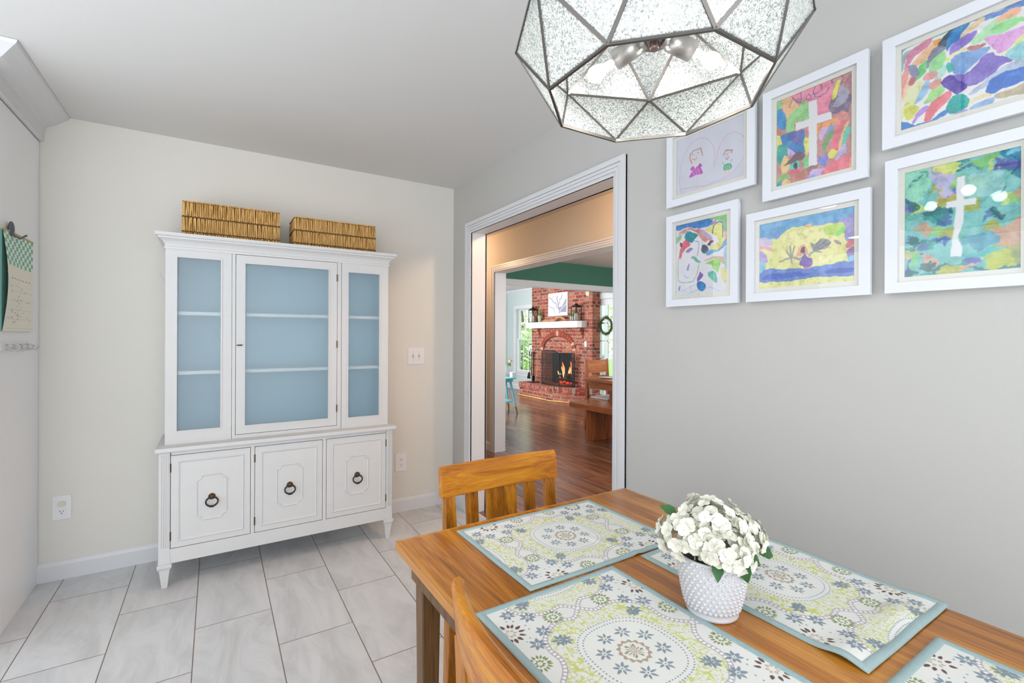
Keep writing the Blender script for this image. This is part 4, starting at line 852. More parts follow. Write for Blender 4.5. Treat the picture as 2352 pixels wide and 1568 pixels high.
# ------------------------------------------------------------------ placemats
def mat_pattern(res=0.9):
    W_, H_ = int(449 / res), int(332 / res)      # printed cloth inside the binding
    rng = np.random.default_rng(11)
    x = np.linspace(-224.5, 224.5, W_)[None, :] * np.ones((H_, 1)); y = np.linspace(166, -166, H_)[:, None] * np.ones((1, W_))
    img = np.ones((H_, W_, 3)) * np.array([228, 228, 224.])
    nn = vnoise(H_, W_, 60, rng); img += (nn[..., None] - .5) * 5
    def put(mask, col): 
        a = np.clip(mask, 0, 1)[..., None]; img[:] = img * (1 - a) + np.array(col, float) * a
    SL, OL, BR, TP, LV, YG_ = (132, 146, 158), (132, 146, 92), (104, 80, 76), (182, 164, 148), (188, 179, 188), (202, 207, 122)
    q = [(150, 0), (128, 26), (132, 52), (128, 80), (104, 112), (76, 122), (46, 121), (22, 132), (0, 156)]
    # smooth the ogee with Catmull-Rom
    P = [q[0]] + q + [q[-1]]; cur = []
    for i in range(1, len(P) - 2):
        for k in range(8):
            t = k / 8; a, b, c, d = P[i - 1], P[i], P[i + 1], P[i + 2]
            cur.append(tuple(0.5 * (2 * b[m] + (c[m] - a[m]) * t + (2 * a[m] - 5 * b[m] + 4 * c[m] - d[m]) * t * t + (3 * b[m] - a[m] - 3 * c[m] + d[m]) * t ** 3) for m in (0, 1)))
    cur.append(q[-1])
    full = cur + [(-a, b) for a, b in cur[::-1][1:]] + [(-a, -b) for a, b in cur[1:]] + [(a, -b) for a, b in cur[::-1][1:]]
    ctr = [(0, 0), (300, 0), (-300, 0), (0, 312), (0, -312)]
    near = []
    def bb(cx, cy, r): return (np.abs(x - cx) < r) & (np.abs(y - cy) < r)
    def petals(cx, cy, r0, ln, wd, n, col, ph=0.0, skip=()):
        if abs(cx) > 240 or abs(cy) > 182: return
        R = ln + r0 + 4
        ys = np.where((np.abs(y[:, 0] - cy) < R))[0]; xs = np.where(np.abs(x[0] - cx) < R)[0]
        if len(ys) == 0 or len(xs) == 0: return
        sl = (slice(ys[0], ys[-1] + 1), slice(xs[0], xs[-1] + 1))
        X, Y = x[sl] - cx, y[sl] - cy
        m = np.zeros(X.shape)
        for k in range(n):
            if k in skip: continue
            a = ph + 2 * PI * k / n + rng.uniform(-.08, .08); l = ln * rng.uniform(.85, 1.1); w2 = wd * rng.uniform(.85, 1.15)
            u_ = X * math.cos(a) + Y * math.sin(a) - r0; v_ = -X * math.sin(a) + Y * math.cos(a)
            t = np.clip(u_ / l, 0, 1); hw = w2 * np.sin(PI * np.clip(t, 0, 1) ** 0.75) ** 0.8 / 2
            d = hw - np.abs(v_); d = np.where((u_ > 0) & (u_ < l), d, -1)
            m = np.maximum(m, np.clip(d + .5, 0, 1))
        a_ = m[..., None] * .95; img[sl] = img[sl] * (1 - a_) + np.array(col, float) * a_
    def dot(cx, cy, r, col): petals(cx - r, cy, 0, 2 * r, 2 * r, 1, col, 0)
    # yellow-green lace inside each medallion
    mask_all = np.zeros(x.shape, bool); bd = np.full(x.shape, 1e9); sarc = np.zeros(x.shape)
    for cx, cy in ctr:
        X, Y = x - cx, y - cy
        ins = inpoly(X, Y, full)
        se = (np.abs(X) ** 2.6 + (np.abs(Y)) ** 2.6) ** (1 / 2.6)
        lace = ins & (se > 91)
        mask_all |= lace
        # distance and arclength on the outline
        s0 = 0
        for (x0, y0), (x1, y1) in zip(full, full[1:] + full[:1]):
            dx, dy = x1 - x0, y1 - y0; L2 = dx * dx + dy * dy
            if L2 < 1e-6: continue
            t = np.clip(((X - x0) * dx + (Y - y0) * dy) / L2, 0, 1); d = np.hypot(X - x0 - t * dx, Y - y0 - t * dy)
            k = d < bd; sarc[k] = (s0 + t * math.sqrt(L2))[k]; bd = np.minimum(bd, d); s0 += math.sqrt(L2)
    r1 = vnoise(H_, W_, 8 / res, rng); r2 = vnoise(H_, W_, 5.5 / res, rng)
    ridge = np.abs(r1 - .5) + np.abs(r2 - .5) * .5
    lc = np.maximum(np.clip((0.085 - np.abs(r1 - .5)) * 26, 0, 1), np.clip((0.075 - np.abs(r2 - .5)) * 24, 0, 1)) * mask_all
    put(lc * .95, YG_)
    # double dotted ring, then flowers
    for R0 in (80, 89):
        n = int(2 * PI * R0 * 1.12 / 7.2)
        for k in range(n):
            a = 2 * PI * k / n; c, s_ = math.cos(a), math.sin(a); f = (abs(c) ** 2.6 + abs(s_) ** 2.6) ** (-1 / 2.6)
            for cx, cy in ctr: dot(cx + R0 * f * c, cy + R0 * f * s_, 1.7, SL)
    for cx, cy in ctr:
        for k in range(8):
            a = 2 * PI * (k + .5) / 8; petals(cx + 53 * math.cos(a), cy + 53 * math.sin(a), 3.8, 12.5, 5.0, 7, SL, a); dot(cx + 53 * math.cos(a), cy + 53 * math.sin(a), 2, OL)
        for sx in (-1, 1):
            for sy in (-1, 1): petals(cx + sx * 83, cy + sy * 83, 3.5, 11, 5, 8, SL, .3); dot(cx + sx * 83, cy + sy * 83, 2, TP)
        # central rosette
        X, Y = x - cx, y - cy; rr = np.hypot(X, Y); th = np.arctan2(Y, X)
        edge = 26 + 5.5 * np.abs(((th * 14 / (2 * PI)) % 1) * 2 - 1)
        inner = 22.5 + 1.0 * np.sin(th * 14)
        put(np.clip(edge - rr, 0, 1) * np.clip(rr - inner, 0, 1), (178, 160, 142))
        petals(cx, cy, 6, 11, 3, 12, (178, 160, 142), .2); petals(cx, cy, 12, 8, 4, 6, OL, .4)
        put(np.clip(6 - rr, 0, 1) * np.clip(rr - 3.2, 0, 1), (178, 160, 142)); dot(cx, cy, 2, OL)
    # chain border
    put(np.clip(5.6 - bd, 0, 1), LV)
    ph = (sarc / 8.4) % 1
    ov = 1 - ((ph - .5) / .36) ** 2 - (bd / 3.4) ** 2
    put(np.clip(ov * 5, 0, 1), (238, 238, 235))
    # floral fields between the medallions
    for sx in (-1, 1):
        for sy in (-1, 1):
            cx, cy = 150 * sx, 156 * sy
            petals(cx, cy, 16, 13, 6.5, 13, BR, .2, skip=(2, 3)); petals(cx, cy, 5, 8, 5.5, 7, (196, 184, 166), .1)
            for dx, dy in ((0, 96), (0, -96), (92, 0), (-92, 0)):
                petals(cx + dx, cy + dy, 12, 9.5, 4.2, 17, OL, .1); petals(cx + dx, cy + dy, 4, 6, 4, 8, OL, .3)
            for dx, dy in ((48, 24), (24, 52), (-48, 24), (-24, 52), (48, -24), (24, -52), (-48, -24), (-24, -52), (0, 60), (60, 62), (-60, 62), (60, -62), (-60, -62)):
                if (dx, dy) == (0, 60): continue
                petals(cx + dx * 1.05, cy + dy * 1.05, 3.5, 13.5, 6.5, 7, SL, dx * .1); dot(cx + dx * 1.05, cy + dy * 1.05, 2.0, SL)
            for k in range(18):
                a = 2 * PI * k / 18
                if k % 3: dot(cx + 37 * math.cos(a), cy + 37 * math.sin(a), 1.8, SL)
    return lin(np.clip(img, 0, 255)), x / 1000, y / 1000
m_cloth = vcol('printed_cotton', 0.85, bump=0.3, bscale=700)
m_bind = plain('blue_green_binding', (160, 182, 184), 0.85, var=0.06, vscale=60, bump=0.6, bscale=500)
PIMG, PX, PY = mat_pattern()
def placemat(cx, cy, rot, seed, amp, label, wave=None, zb=0.0):
    t = thing('placemat', label, 'placemat', (cx, cy, TZ), 'patterned placemats with blue green binding')
    ca, sa = math.cos(rot), math.sin(rot); L, D_ = 0.2385, 0.180
    r = random.Random(seed); ph = [r.uniform(0, 6) for _ in range(6)]
    def dz(X, Y, m=np):
        z = amp * (0.5 + 0.5 * m.sin(X * 17 + ph[0] + Y * 7)) * (0.5 + .5 * m.sin(Y * 23 + ph[1]))
        if wave is not None: z = z + wave(X, Y, m)
        return z
    Z = TZ + 0.0030 + zb + dz(PX, PY)
    grid('printed_cloth', cx + PX * ca - PY * sa, cy + PX * sa + PY * ca, Z, PIMG, m_cloth, t)
    b = MB(); n = 60; loop = []
    seg = [(-L, -D_, L, -D_), (L, -D_, L, D_), (L, D_, -L, D_), (-L, D_, -L, -D_)]
    for x0, y0, x1, y1 in seg:
        for k in range(n): loop.append((x0 + (x1 - x0) * k / n, y0 + (y1 - y0) * k / n))
    vs = []; m = len(loop); prof = ((0, 0.0006), (0, 0.0036), (0.0055, 0.0052), (0.0125, 0.0048), (0.0155, 0.0026))
    for i, (X, Y) in enumerate(loop):
        for off, zz in prof:
            fx = X * (1 - off / L); fy = Y * (1 - off / D_)
            if abs(abs(X) - L) < 1e-6: fx = X - math.copysign(off, X)
            else: fx = X if abs(X) < L - off else math.copysign(L - off, X)
            if abs(abs(Y) - D_) < 1e-6: fy = Y - math.copysign(off, Y)
            else: fy = Y if abs(Y) < D_ - off else math.copysign(D_ - off, Y)
            z = TZ + zb + zz + dz(fx, fy, math)
            vs.append((cx + fx * ca - fy * sa, cy + fx * sa + fy * ca, z))
    k = len(prof)
    fs = [(i * k + q, i * k + q + 1, ((i + 1) % m) * k + q + 1, ((i + 1) % m) * k + q) for i in range(m) for q in range(k - 1)]
    b.add(vs, fs, True).build('binding', m_bind, t)
    return t
placemat(0.8025, 1.002, 0.0, 1, 0.0012, 'patterned placemat at the far end of the table before the chair', lambda X, Y, m: 0.0028 * m.exp(-((X - 0.03 + Y * .3) / 0.012) ** 2) * (0.5 - 0.5 * m.tanh((Y + 0.03) * 30)))
placemat(0.6085, 0.572, PI / 2, 2, 0.0012, 'patterned placemat on the left side of the table in front of the curved chair back')
placemat(1.0660, 0.574, -PI / 2, 3, 0.004, 'wavy patterned placemat on the wall side of the table behind the white vase', lambda X, Y, m: 0.010 * m.exp(-((X - 0.20) / 0.03) ** 2) * (0.6 + 0.4 * m.sin(Y * 30)) + 0.006 * m.exp(-((X + 0.02) / 0.05) ** 2 - ((Y + 0.03) / 0.06) ** 2))
placemat(0.8620, 0.132, PI, 4, 0.0012, 'patterned placemat at the near end of the table, bottom right corner of the photo')

# ------------------------------------------------------------------ chairs
def make_chair(label, bow=0.012):
    t = thing('dining_chair', label, 'chair', (0, 0, 0))
    W2 = 0.2225
    def yb(x, z): # inner face of the back; ends curve forward, leans back going up
        return -0.202 + bow * (abs(x) / W2) ** 2.2 - 0.045 * max(0, (z - 0.45)) / 0.43
    # crest rail
    r = MB(); nx = 24; vs = []
    prof = [(0, 0.795), (0, 0.86), (-0.004, 0.880), (-0.012, 0.889), (-0.022, 0.888), (-0.028, 0.878), (-0.028, 0.795)]
    for i in range(nx + 1):
        x = -W2 + 2 * W2 * i / nx
        for o_, z in prof: vs.append((x, yb(x, z) + o_, z - 0.004 * (1 - (x / W2) ** 2) * 0 ))
    k = len(prof); fs = [(i * k + q, (i + 1) * k + q, (i + 1) * k + (q + 1) % k, i * k + (q + 1) % k) for i in range(nx) for q in range(k)]
    r.add(vs, fs, False); r.add(vs[:k], [tuple(range(k))]); r.add(vs[-k:], [tuple(range(k - 1, -1, -1))])
    r.build('crest_rail', m_chair, t, bevel=0.002)
    for sx in (-1, 1):
        p = MB(); xs = sx * 0.195; st = []
        for z, y, wx, wy in ((0.0, -0.262, .030, .030), (0.18, -0.228, .034, .036), (0.42, -0.212, .040, .042), (0.50, -0.214, .040, .042), (0.66, yb(xs, .66) - .016, .038, .034), (0.80, yb(xs, .80) - .014, .036, .024)):
            st.append([(xs - wx / 2, y - wy / 2, z), (xs + wx / 2, y - wy / 2, z), (xs + wx / 2, y + wy / 2, z), (xs - wx / 2, y + wy / 2, z)])
        vs = [q for s_ in st for q in s_]; fs = [(3, 2, 1, 0), tuple(range(len(vs) - 4, len(vs)))]
        for i in range(len(st) - 1):
            for q in range(4): fs.append((i * 4 + q, i * 4 + (q + 1) % 4, i * 4 + 4 + (q + 1) % 4, i * 4 + 4 + q))
        p.add(vs, fs).build('rear_leg', m_chairz, t, bevel=0.003)
        f = MB(); f.hexa([(sx * .185 - .014, .17 - .014, 0), (sx * .185 + .014, .17 - .014, 0), (sx * .185 + .014, .17 + .014, 0), (sx * .185 - .014, .17 + .014, 0), (sx * .185 - .021, .165 - .021, .43), (sx * .185 + .021, .165 - .021, .43), (sx * .185 + .021, .165 + .021, .43), (sx * .185 - .021, .165 + .021, .43)])
        f.build('front_leg', m_chairz, t, bevel=0.003)
    def slat(xc, wd, name, z0=0.53):
        m = MB(); vs = []; n = 8
        for i in range(n + 1):
            z = z0 + (0.80 - z0) * i / n; wv = wd / 2 * (1 + 0.10 * (i / n - .5))
            for dx, dy in ((-wv, 0), (wv, 0), (wv, -.016), (-wv, -.016)): vs.append((xc + dx, yb(xc, z) + dy - .006, z))
        fs = [(3, 2, 1, 0), tuple(range(len(vs) - 4, len(vs)))]
        for i in range(n):
            for q in range(4): fs.append((i * 4 + q, i * 4 + (q + 1) % 4, i * 4 + 4 + (q + 1) % 4, i * 4 + 4 + q))
        m.add(vs, fs).build(name, m_chairz, t, bevel=0.002)
    slat(0, 0.112, 'splat'); slat(-0.112, 0.040, 'slat'); slat(0.112, 0.040, 'slat')
    m = MB(); vs = []
    for i in range(13):
        x = -.18 + .36 * i / 12
        for dy, z in ((0, .49), (0, .54), (-.02, .54), (-.02, .49)): vs.append((x, yb(x, z) + dy - .004, z))
    m.add(vs, [(i * 4 + q, i * 4 + 4 + q, i * 4 + 4 + (q + 1) % 4, i * 4 + (q + 1) % 4) for i in range(12) for q in range(4)]).build('lower_rail', m_chair, t)
    sv = []; n = 10; P = [(-.20, -.19), (.20, -.19), (.225, .19), (.20, .215), (-.20, .215), (-.225, .19)]
    MB().prism(P, .448, .470, 'z').build('seat', m_chair, t, bevel=0.008, seg=3)
    MB().ring((-.185, -.20, .185, .17), (-.165, -.18, .165, .15), .385, .448, 'z').build('seat_frame', m_chairz, t)
    for sx in (-1, 1): MB().bar((sx * .188, -.215, .2), (sx * .184, .16, .2), .018, .03).build('stretcher', m_chairz, t)
    return t
c1 = make_chair('honey brown wooden slat back chair at the far end of the table')
c2 = make_chair('honey brown wooden chair with curved back rail cut off at the bottom edge', 0.040)
for c in (c1, c2): c['group'] = 'honey brown chairs pushed up to the dining table'
c1.location = (0.819, 1.122, 0); c1.rotation_euler.z = PI
c2.location = (0.575, 0.510, 0); c2.rotation_euler.z = -PI / 2

# ------------------------------------------------------------------ hobnail vase and hydrangeas
VX, VY = 0.833, 0.580
m_milk = plain('milk_glass', (208, 208, 212), 0.18, spec=0.6, coat=0.4)
for n_ in m_milk.node_tree.nodes:
    if n_.type == 'BSDF_PRINCIPLED': n_.inputs['Subsurface Weight'].default_value = 0.25; n_.inputs['Subsurface Radius'].default_value = (0.01, 0.01, 0.01)
v = thing('milk_glass_vase', 'white hobnail milk glass vase in the middle of the table', 'vase', (VX, VY, TZ))
def vr(z): return 0.047 + 0.0165 * min(1, max(0, z - .012) / .075) ** 0.65
prof = [(0.0, 0.0), (0.046, 0.0), (0.049, 0.003), (0.049, 0.007), (0.0465, 0.011)] + [(vr(.012 + .1 * k / 12) , .012 + .1 * k / 12) for k in range(13)] + [(vr(.112) - .002, .1145), (vr(.112) - .004, .113), (vr(.1) - .006, .09), (0.05, .03), (0.0, .02)]
vb = MB().lathe(prof, (VX, VY, TZ), 48)
for row in range(11):
    z = 0.019 + row * 0.0088; n = 34; r = vr(z)
    for k in range(n):
        a = 2 * PI * (k + .5 * (row % 2)) / n
        cx, cy = VX + r * math.cos(a), VY + r * math.sin(a)
        er = Vector((math.cos(a), math.sin(a), 0)); et = Vector((-math.sin(a), math.cos(a), 0)); ez = Vector((0, 0, 1)); vs = [Vector((cx, cy, TZ + z)) + er * 0.0036]
        for rr_, oo in ((0.0026, 0.0026), (0.0040, -0.0002)):
            for q in range(6):
                b_ = 2 * PI * q / 6; vs.append(Vector((cx, cy, TZ + z)) + er * oo + et * rr_ * math.cos(b_) + ez * rr_ * math.sin(b_))
        fs = [(0, 1 + q, 1 + (q + 1) % 6) for q in range(6)] + [(1 + q, 7 + q, 7 + (q + 1) % 6, 1 + (q + 1) % 6) for q in range(6)]
        vb.add(vs, fs, True)
vb.build('hobnail_body', m_milk, v)
m_petal = plain('hydrangea_petal', (228, 227, 214), 0.7, var=0.05, vscale=40)
for n_ in m_petal.node_tree.nodes:
    if n_.type == 'BSDF_PRINCIPLED': n_.inputs['Subsurface Weight'].default_value = 0.2; n_.inputs['Subsurface Radius'].default_value = (0.008, 0.008, 0.006)
m_leafg = plain('dark_green_leaf', (42, 92, 40), 0.4, var=0.25, vscale=30)
m_stem = plain('stem_green', (120, 150, 80), 0.6)
hb = thing('hydrangea_bouquet', 'bouquet of creamy white hydrangeas standing in the hobnail vase', 'flowers', (VX, VY, TZ + .09))
rf = random.Random(3)
def floret(mb, c, nrm, size, spin):
    nrm = nrm.normalized(); a = Vector((0, 0, 1)) if abs(nrm.z) < .9 else Vector((1, 0, 0)); t0 = nrm.cross(a).normalized(); t1 = nrm.cross(t0)
    for k in range(4):
        an = spin + PI / 2 * k + rf.uniform(-.15, .15); d = t0 * math.cos(an) + t1 * math.sin(an); e = nrm.cross(d)
        tw = rf.uniform(-.25, .25); lift = rf.uniform(.05, .5); L = size * rf.uniform(.88, 1.12); vs = []
        for i, (u_, wd) in enumerate(((0.04, .08), (.3, .42), (.62, .60), (.88, .46), (1.0, .16))):
            for j_ in (-1, -.5, 0, .5, 1):
                z = lift * u_ * u_ * .6 + .14 * abs(j_) * wd * 2 + 0.05 * math.sin(j_ * 5 + u_ * 6 + spin * 3) + tw * j_ * u_ * .35
                vs.append(c + d * L * u_ * (1 - .05 * abs(j_)) + e * L * wd * j_ * .98 + nrm * L * z)
        fs = [(r_ * 5 + q, r_ * 5 + q + 1, r_ * 5 + q + 6, r_ * 5 + q + 5) for r_ in range(4) for q in range(4)]
        mb.add(vs, fs, True)
HC = Vector((VX + 0.002, VY + 0.002, TZ + 0.142))
clusters = [((-.036, .024, .008), .054), ((.036, -.024, .004), .054), ((-.020, -.040, -.004), .047), ((.030, .036, .006), .052), ((0, 0, .020), .066)]
for ci, (o_, R_) in enumerate(clusters):
    fm = MB(); cc = HC + Vector(o_); n = 86
    for k in range(n):
        zf = 1 - 1.55 * (k + .5) / n; ph_ = k * 2.39996 + ci; rr_ = math.sqrt(max(0, 1 - zf * zf))
        nrm = Vector((rr_ * math.cos(ph_), rr_ * math.sin(ph_), zf)) + Vector((rf.uniform(-.2, .2), rf.uniform(-.2, .2), rf.uniform(-.2, .2)))
        p = cc + Vector((nrm.x * R_, nrm.y * R_, nrm.z * R_ * .82)) * rf.uniform(.86, 1.0)
        if p.z < TZ + .098 and math.hypot(p.x - VX, p.y - VY) < .074: continue
        floret(fm, p, nrm, rf.uniform(.0115, .0155), rf.uniform(0, 3))
    fm.build('flower_head', m_petal, hb, fix=False)
    MB().tube([(VX + o_[0] * .3, VY + o_[1] * .3, TZ + .026), cc], .0025, 6).build('stem', m_stem, hb)
def leaf(mb, p, d, up_, L, W_):
    d = Vector(d).normalized(); s_ = d.cross(Vector(up_)).normalized(); u_ = s_.cross(d); vs = []; n = 7
    for i in range(n + 1):
        t_ = i / n; wv = W_ * math.sin(PI * t_ ** .8) * (1 + .06 * (-1) ** i)
        for j_ in (-1, 0, 1): vs.append(Vector(p) + d * L * t_ + s_ * wv * j_ + u_ * (abs(j_) * wv * .3 - L * .3 * t_ * t_))
    mb.add(vs, [(i * 3 + q, i * 3 + q + 1, i * 3 + q + 4, i * 3 + q + 3) for i in range(n) for q in (0, 1)], True)
for p, d, L in (((VX - .012, VY - .066, TZ + .128), (.1, -.5, -1), .042), ((VX + .050, VY - .05, TZ + .136), (1, -.5, -.35), .062), ((VX - .05, VY + .045, TZ + .185), (-.6, .6, .5), .035), ((VX + .012, VY - .062, TZ + .135), (.5, -.6, -.5), .036), ((VX - .05, VY - .045, TZ + .128), (-.6, -.5, -.6), .036)):
    q = MB(); leaf(q, p, d, (-.5, -.5, .7) if abs(d[2]) < .8 else (-.5, -.8, 0), L, L * .3); q.build('leaf', m_leafg, hb, fix=False)

# ------------------------------------------------------------------ chandelier
LXc, LYc = 0.7038, 0.6174; R1, Z1, R2, Z2, R3, Z3, TH = 0.2027, 1.7544, 0.2693, 1.8768, 0.2027, 1.9990, 2.727
m_came = plain('dark_metal_came', (104, 100, 96), 0.35, 0.8); m_nick = plain('brushed_nickel', (176, 172, 170), 0.3, 0.9)
def seeded():
    m, nt, b = nm('seeded_mercury_glass'); nt.nodes.remove(b)
    out = [n for n in nt.nodes if n.type == 'OUTPUT_MATERIAL'][0]
    v_ = coords(nt)
    vo = N(nt, 'ShaderNodeTexNoise'); vo.inputs['Scale'].default_value = 300; vo.inputs['Detail'].default_value = 2; vo.inputs['Distortion'].default_value = 1.2
    nt.links.new(v_, vo.inputs['Vector'])
    r = N(nt, 'ShaderNodeMapRange'); r.inputs['From Min'].default_value = 0.47; r.inputs['From Max'].default_value = 0.60; nt.links.new(vo.outputs['Fac'], r.inputs['Value'])
    mc = N(nt, 'ShaderNodeMix', data_type='RGBA'); nt.links.new(r.outputs[0], mc.inputs['Factor']); mc.inputs['A'].default_value = (0.84, 0.86, 0.84, 1); mc.inputs['B'].default_value = (0.16, 0.19, 0.20, 1)
    tl = N(nt, 'ShaderNodeBsdfTranslucent'); nt.links.new(mc.outputs['Result'], tl.inputs['Color'])
    df = N(nt, 'ShaderNodeBsdfDiffuse'); nt.links.new(mc.outputs['Result'], df.inputs['Color'])
    tp = N(nt, 'ShaderNodeBsdfTransparent'); tp.inputs['Color'].default_value = (.95, .97, .96, 1)
    gg = N(nt, 'ShaderNodeBsdfGlossy'); gg.inputs['Roughness'].default_value = 0.12; gg.inputs['Color'].default_value = (.9, .9, .9, 1)
    a = N(nt, 'ShaderNodeMixShader'); a.inputs[0].default_value = 0.5; nt.links.new(tl.outputs[0], a.inputs[1]); nt.links.new(df.outputs[0], a.inputs[2])
    b2 = N(nt, 'ShaderNodeMixShader'); b2.inputs[0].default_value = 0.30; nt.links.new(a.outputs[0], b2.inputs[1]); nt.links.new(tp.outputs[0], b2.inputs[2])
    c = N(nt, 'ShaderNodeMixShader'); c.inputs[0].default_value = 0.10; nt.links.new(b2.outputs[0], c.inputs[1]); nt.links.new(gg.outputs[0], c.inputs[2])
    bp = N(nt, 'ShaderNodeBump'); bp.inputs['Strength'].default_value = 0.5; bp.inputs['Distance'].default_value = 0.001; nt.links.new(vo.outputs['Fac'], bp.inputs['Height']); nt.links.new(bp.outputs['Normal'], gg.inputs['Normal'])
    nt.links.new(c.outputs[0], out.inputs[0])
    return m
m_seed = seeded()
ch = thing('chandelier', 'faceted seeded glass chandelier with dark metal edges hanging over the table', 'ceiling lamp', (LXc, LYc, Z1))
def ringp(r, z, off): return [Vector((LXc + r * math.cos(TH + (i + off) * PI / 4), LYc + r * math.sin(TH + (i + off) * PI / 4), z)) for i in range(8)]
A_, B_, D1 = ringp(R1, Z1, 0), ringp(R2, Z2, .5), ringp(R3, Z3, 0)
TOPR = ringp(0.055, 2.045, .5)
def panel(tri):
    c_ = sum(tri, Vector()) / 3; n_ = (tri[1] - tri[0]).cross(tri[2] - tri[0]).normalized(); g = [c_ + (p - c_) * 0.985 for p in tri]
    vs = [p + n_ * .0012 for p in g] + [p - n_ * .0012 for p in g]
    MB().add(vs, [(0, 1, 2), (5, 4, 3), (0, 3, 4, 1), (1, 4, 5, 2), (2, 5, 3, 0)]).build('glass_panel', m_seed, ch)
edges = []
for i in range(8):
    j = (i + 1) % 8; k = (i - 1) % 8
    panel([A_[i], A_[j], B_[i]]); panel([B_[k], A_[i], B_[i]])
    panel([D1[i], D1[j], B_[i]]); panel([B_[k], D1[i], B_[i]])
    panel([D1[i], D1[j], TOPR[i]]); panel([TOPR[k], D1[i], TOPR[i]])
    edges += [(A_[i], A_[j]), (A_[i], B_[i]), (B_[i], A_[j]), (B_[k], B_[i]), (D1[i], D1[j]), (D1[i], B_[i]), (B_[i], D1[j]), (D1[i], TOPR[i]), (TOPR[i], D1[j]), (TOPR[i], TOPR[j])]
cm = MB()
for a, b in edges:
    low = abs(a.z - Z1) < 1e-4 and abs(b.z - Z1) < 1e-4
    mid_ = (a + b) / 2; nn_ = Vector((mid_.x - LXc, mid_.y - LYc, 0))
    cm.bar(a, b, .0064, .0048, nn_)
for p in A_ + B_ + D1: cm.ball(p, .0038, 8, 6)
cm.build('metal_came', m_came, ch)
HB = Vector((LXc, LYc, 1.862))
MB().lathe([(0, -.002), (0.034, -.002), (0.036, 0), (0.036, .022), (0.03, .028), (0.008, .03), (0.007, .19), (0.055, .186), (0.058, .182), (0, .18)], HB, 32).build('hub', m_nick, ch)
MB().lathe([(0, -.018), (.0075, -.018), (.009, -.015), (.009, -.004), (.006, 0)], HB, 16).build('finial', plain('aged_nickel', (140, 118, 112), .35, .8), ch)
MB().lathe([(0.006, 2.05), (0.006, 2.42)], (LXc, LYc, 0), 12).build('stem', m_nick, ch)
MB().lathe([(0.0, 2.415), (0.05, 2.42), (0.065, 2.44), (0.065, 2.455), (0, 2.455)], (LXc, LYc, 0), 32).build('canopy', m_nick, ch)
m_bulb = thin_glass('clear_bulb_glass', (1, 1, 1), 1.5)
m_fil = emis('hot_filament', (255, 250, 240), 60)
for ang in (113, -22, 225):
    a = math.radians(ang); d = Vector((math.cos(a), math.sin(a), -0.34)).normalized()
    s0 = HB + Vector((math.cos(a), math.sin(a), 0)) * .020 + Vector((0, 0, .008))
    s1 = s0 + d * .062
    MB().tube([s0, s0 + d * .012, s0 + d * .0125, s1, s1 - d * .003], [.0165, .0165, .0195, .0195, .016], 24).build('socket', m_nick, ch)
    M_ = d.to_track_quat('Z', 'Y').to_matrix()
    bl = MB().lathe([(.012, 0), (.0135, .008), (.020, .018), (.0275, .030), (.030, .043), (.0275, .056), (.020, .066), (.010, .0715), (0.0005, .073)], s1, 24, M=M_).build('bulb', m_bulb, ch)
    fl = MB()
    for k in range(6):
        q = 2 * PI * k / 6; p0 = s1 + M_ @ Vector((.004 * math.cos(q), .004 * math.sin(q), .014)); p1 = s1 + M_ @ Vector((.013 * math.cos(q + .5), .013 * math.sin(q + .5), .048)); fl.tube([p0, p1], .0012, 6)
    fl.build('filament', m_fil, bl)
    c_ = s1 + d * .042
    point('bulb_light', (c_.x - LXc, c_.y - LYc, c_.z - Z1), L_LAMP, (1.0, .98, .94), .02, ch)

# recessed ceiling lights of the kitchen side
m_can = emis('downlight_lens', (255, 248, 238), 9)
def downlight(x, y, label):
    t = thing('recessed_light', label, 'ceiling light', (x, y, CZ - .004), 'recessed ceiling lights on the kitchen side')
    MB().lathe([(.075, 0), (.095, -.004), (.1, 0), (.1, .004), (.075, .004)], (x, y, CZ - .004), 32).build('trim_ring', m_trim, t)
    MB().lathe([(0, .002), (.075, .002), (.075, .004), (0, .004)], (x, y, CZ - .004), 32).build('lens', m_can, t)
downlight(-1.42, 2.05, 'round recessed ceiling light just outside the pantry cabinet corner')
downlight(-3.1, 2.5, 'round recessed ceiling light far left, seen only mirrored in picture glass')

# ------------------------------------------------------------------ calendar and key hooks on the pantry side
PXn = -0.78
m_cal = vcol('calendar_print', 0.7)
cal = thing('wall_calendar', 'checkered green and white april calendar hanging on the pantry cabinet side', 'calendar', (PXn, 3.06, 1.31))
Wc, Hc = 330, 400
cy_ = np.linspace(2.862, 3.258, Wc)[None, :] * np.ones((Hc, 1)); cz_ = np.linspace(1.752, 1.312, Hc)[:, None] * np.ones((1, Wc))
ci = np.ones((Hc, Wc, 3)) * np.array([234, 232, 218.])
ch_m = cz_ > 1.604
ck = ((np.floor((cy_ - 2.862) / 0.0305) + np.floor((1.752 - cz_) / 0.0185)) % 2) == 0
ci[ch_m & ck] = (120, 190, 165); ci[ch_m & ~ck] = (232, 234, 224)
rc = np.random.default_rng(8)
for k in range(1, 6):
    ci[(np.abs(cz_ - (1.535 - .042 * k)) < .0008) & (cy_ > 2.9)] = (190, 190, 180)
for k in range(7): ci[(np.abs(cz_ - 1.548) < .0015) & (np.abs(cy_ - (2.93 + k * .046)) < .012)] = (120, 120, 110)
for k in range(34):
    yy, zz, ll = rc.uniform(2.9, 3.21), rc.uniform(1.34, 1.52), rc.uniform(.006, .02)
    ci[(np.abs(cz_ - zz) < .0012) & (np.abs(cy_ - yy) < ll)] = (160, 160, 165)
    if k % 2: ci[(np.abs(cz_ - zz + .006) < .001) & (np.abs(cy_ - yy) < ll * .7)] = (170, 170, 172)
bow = 0.010 + 0.018 * np.sin(np.clip((1.752 - cz_) / .44, 0, 1) * PI) * np.clip((3.1 - cy_) / .24, 0, 1)
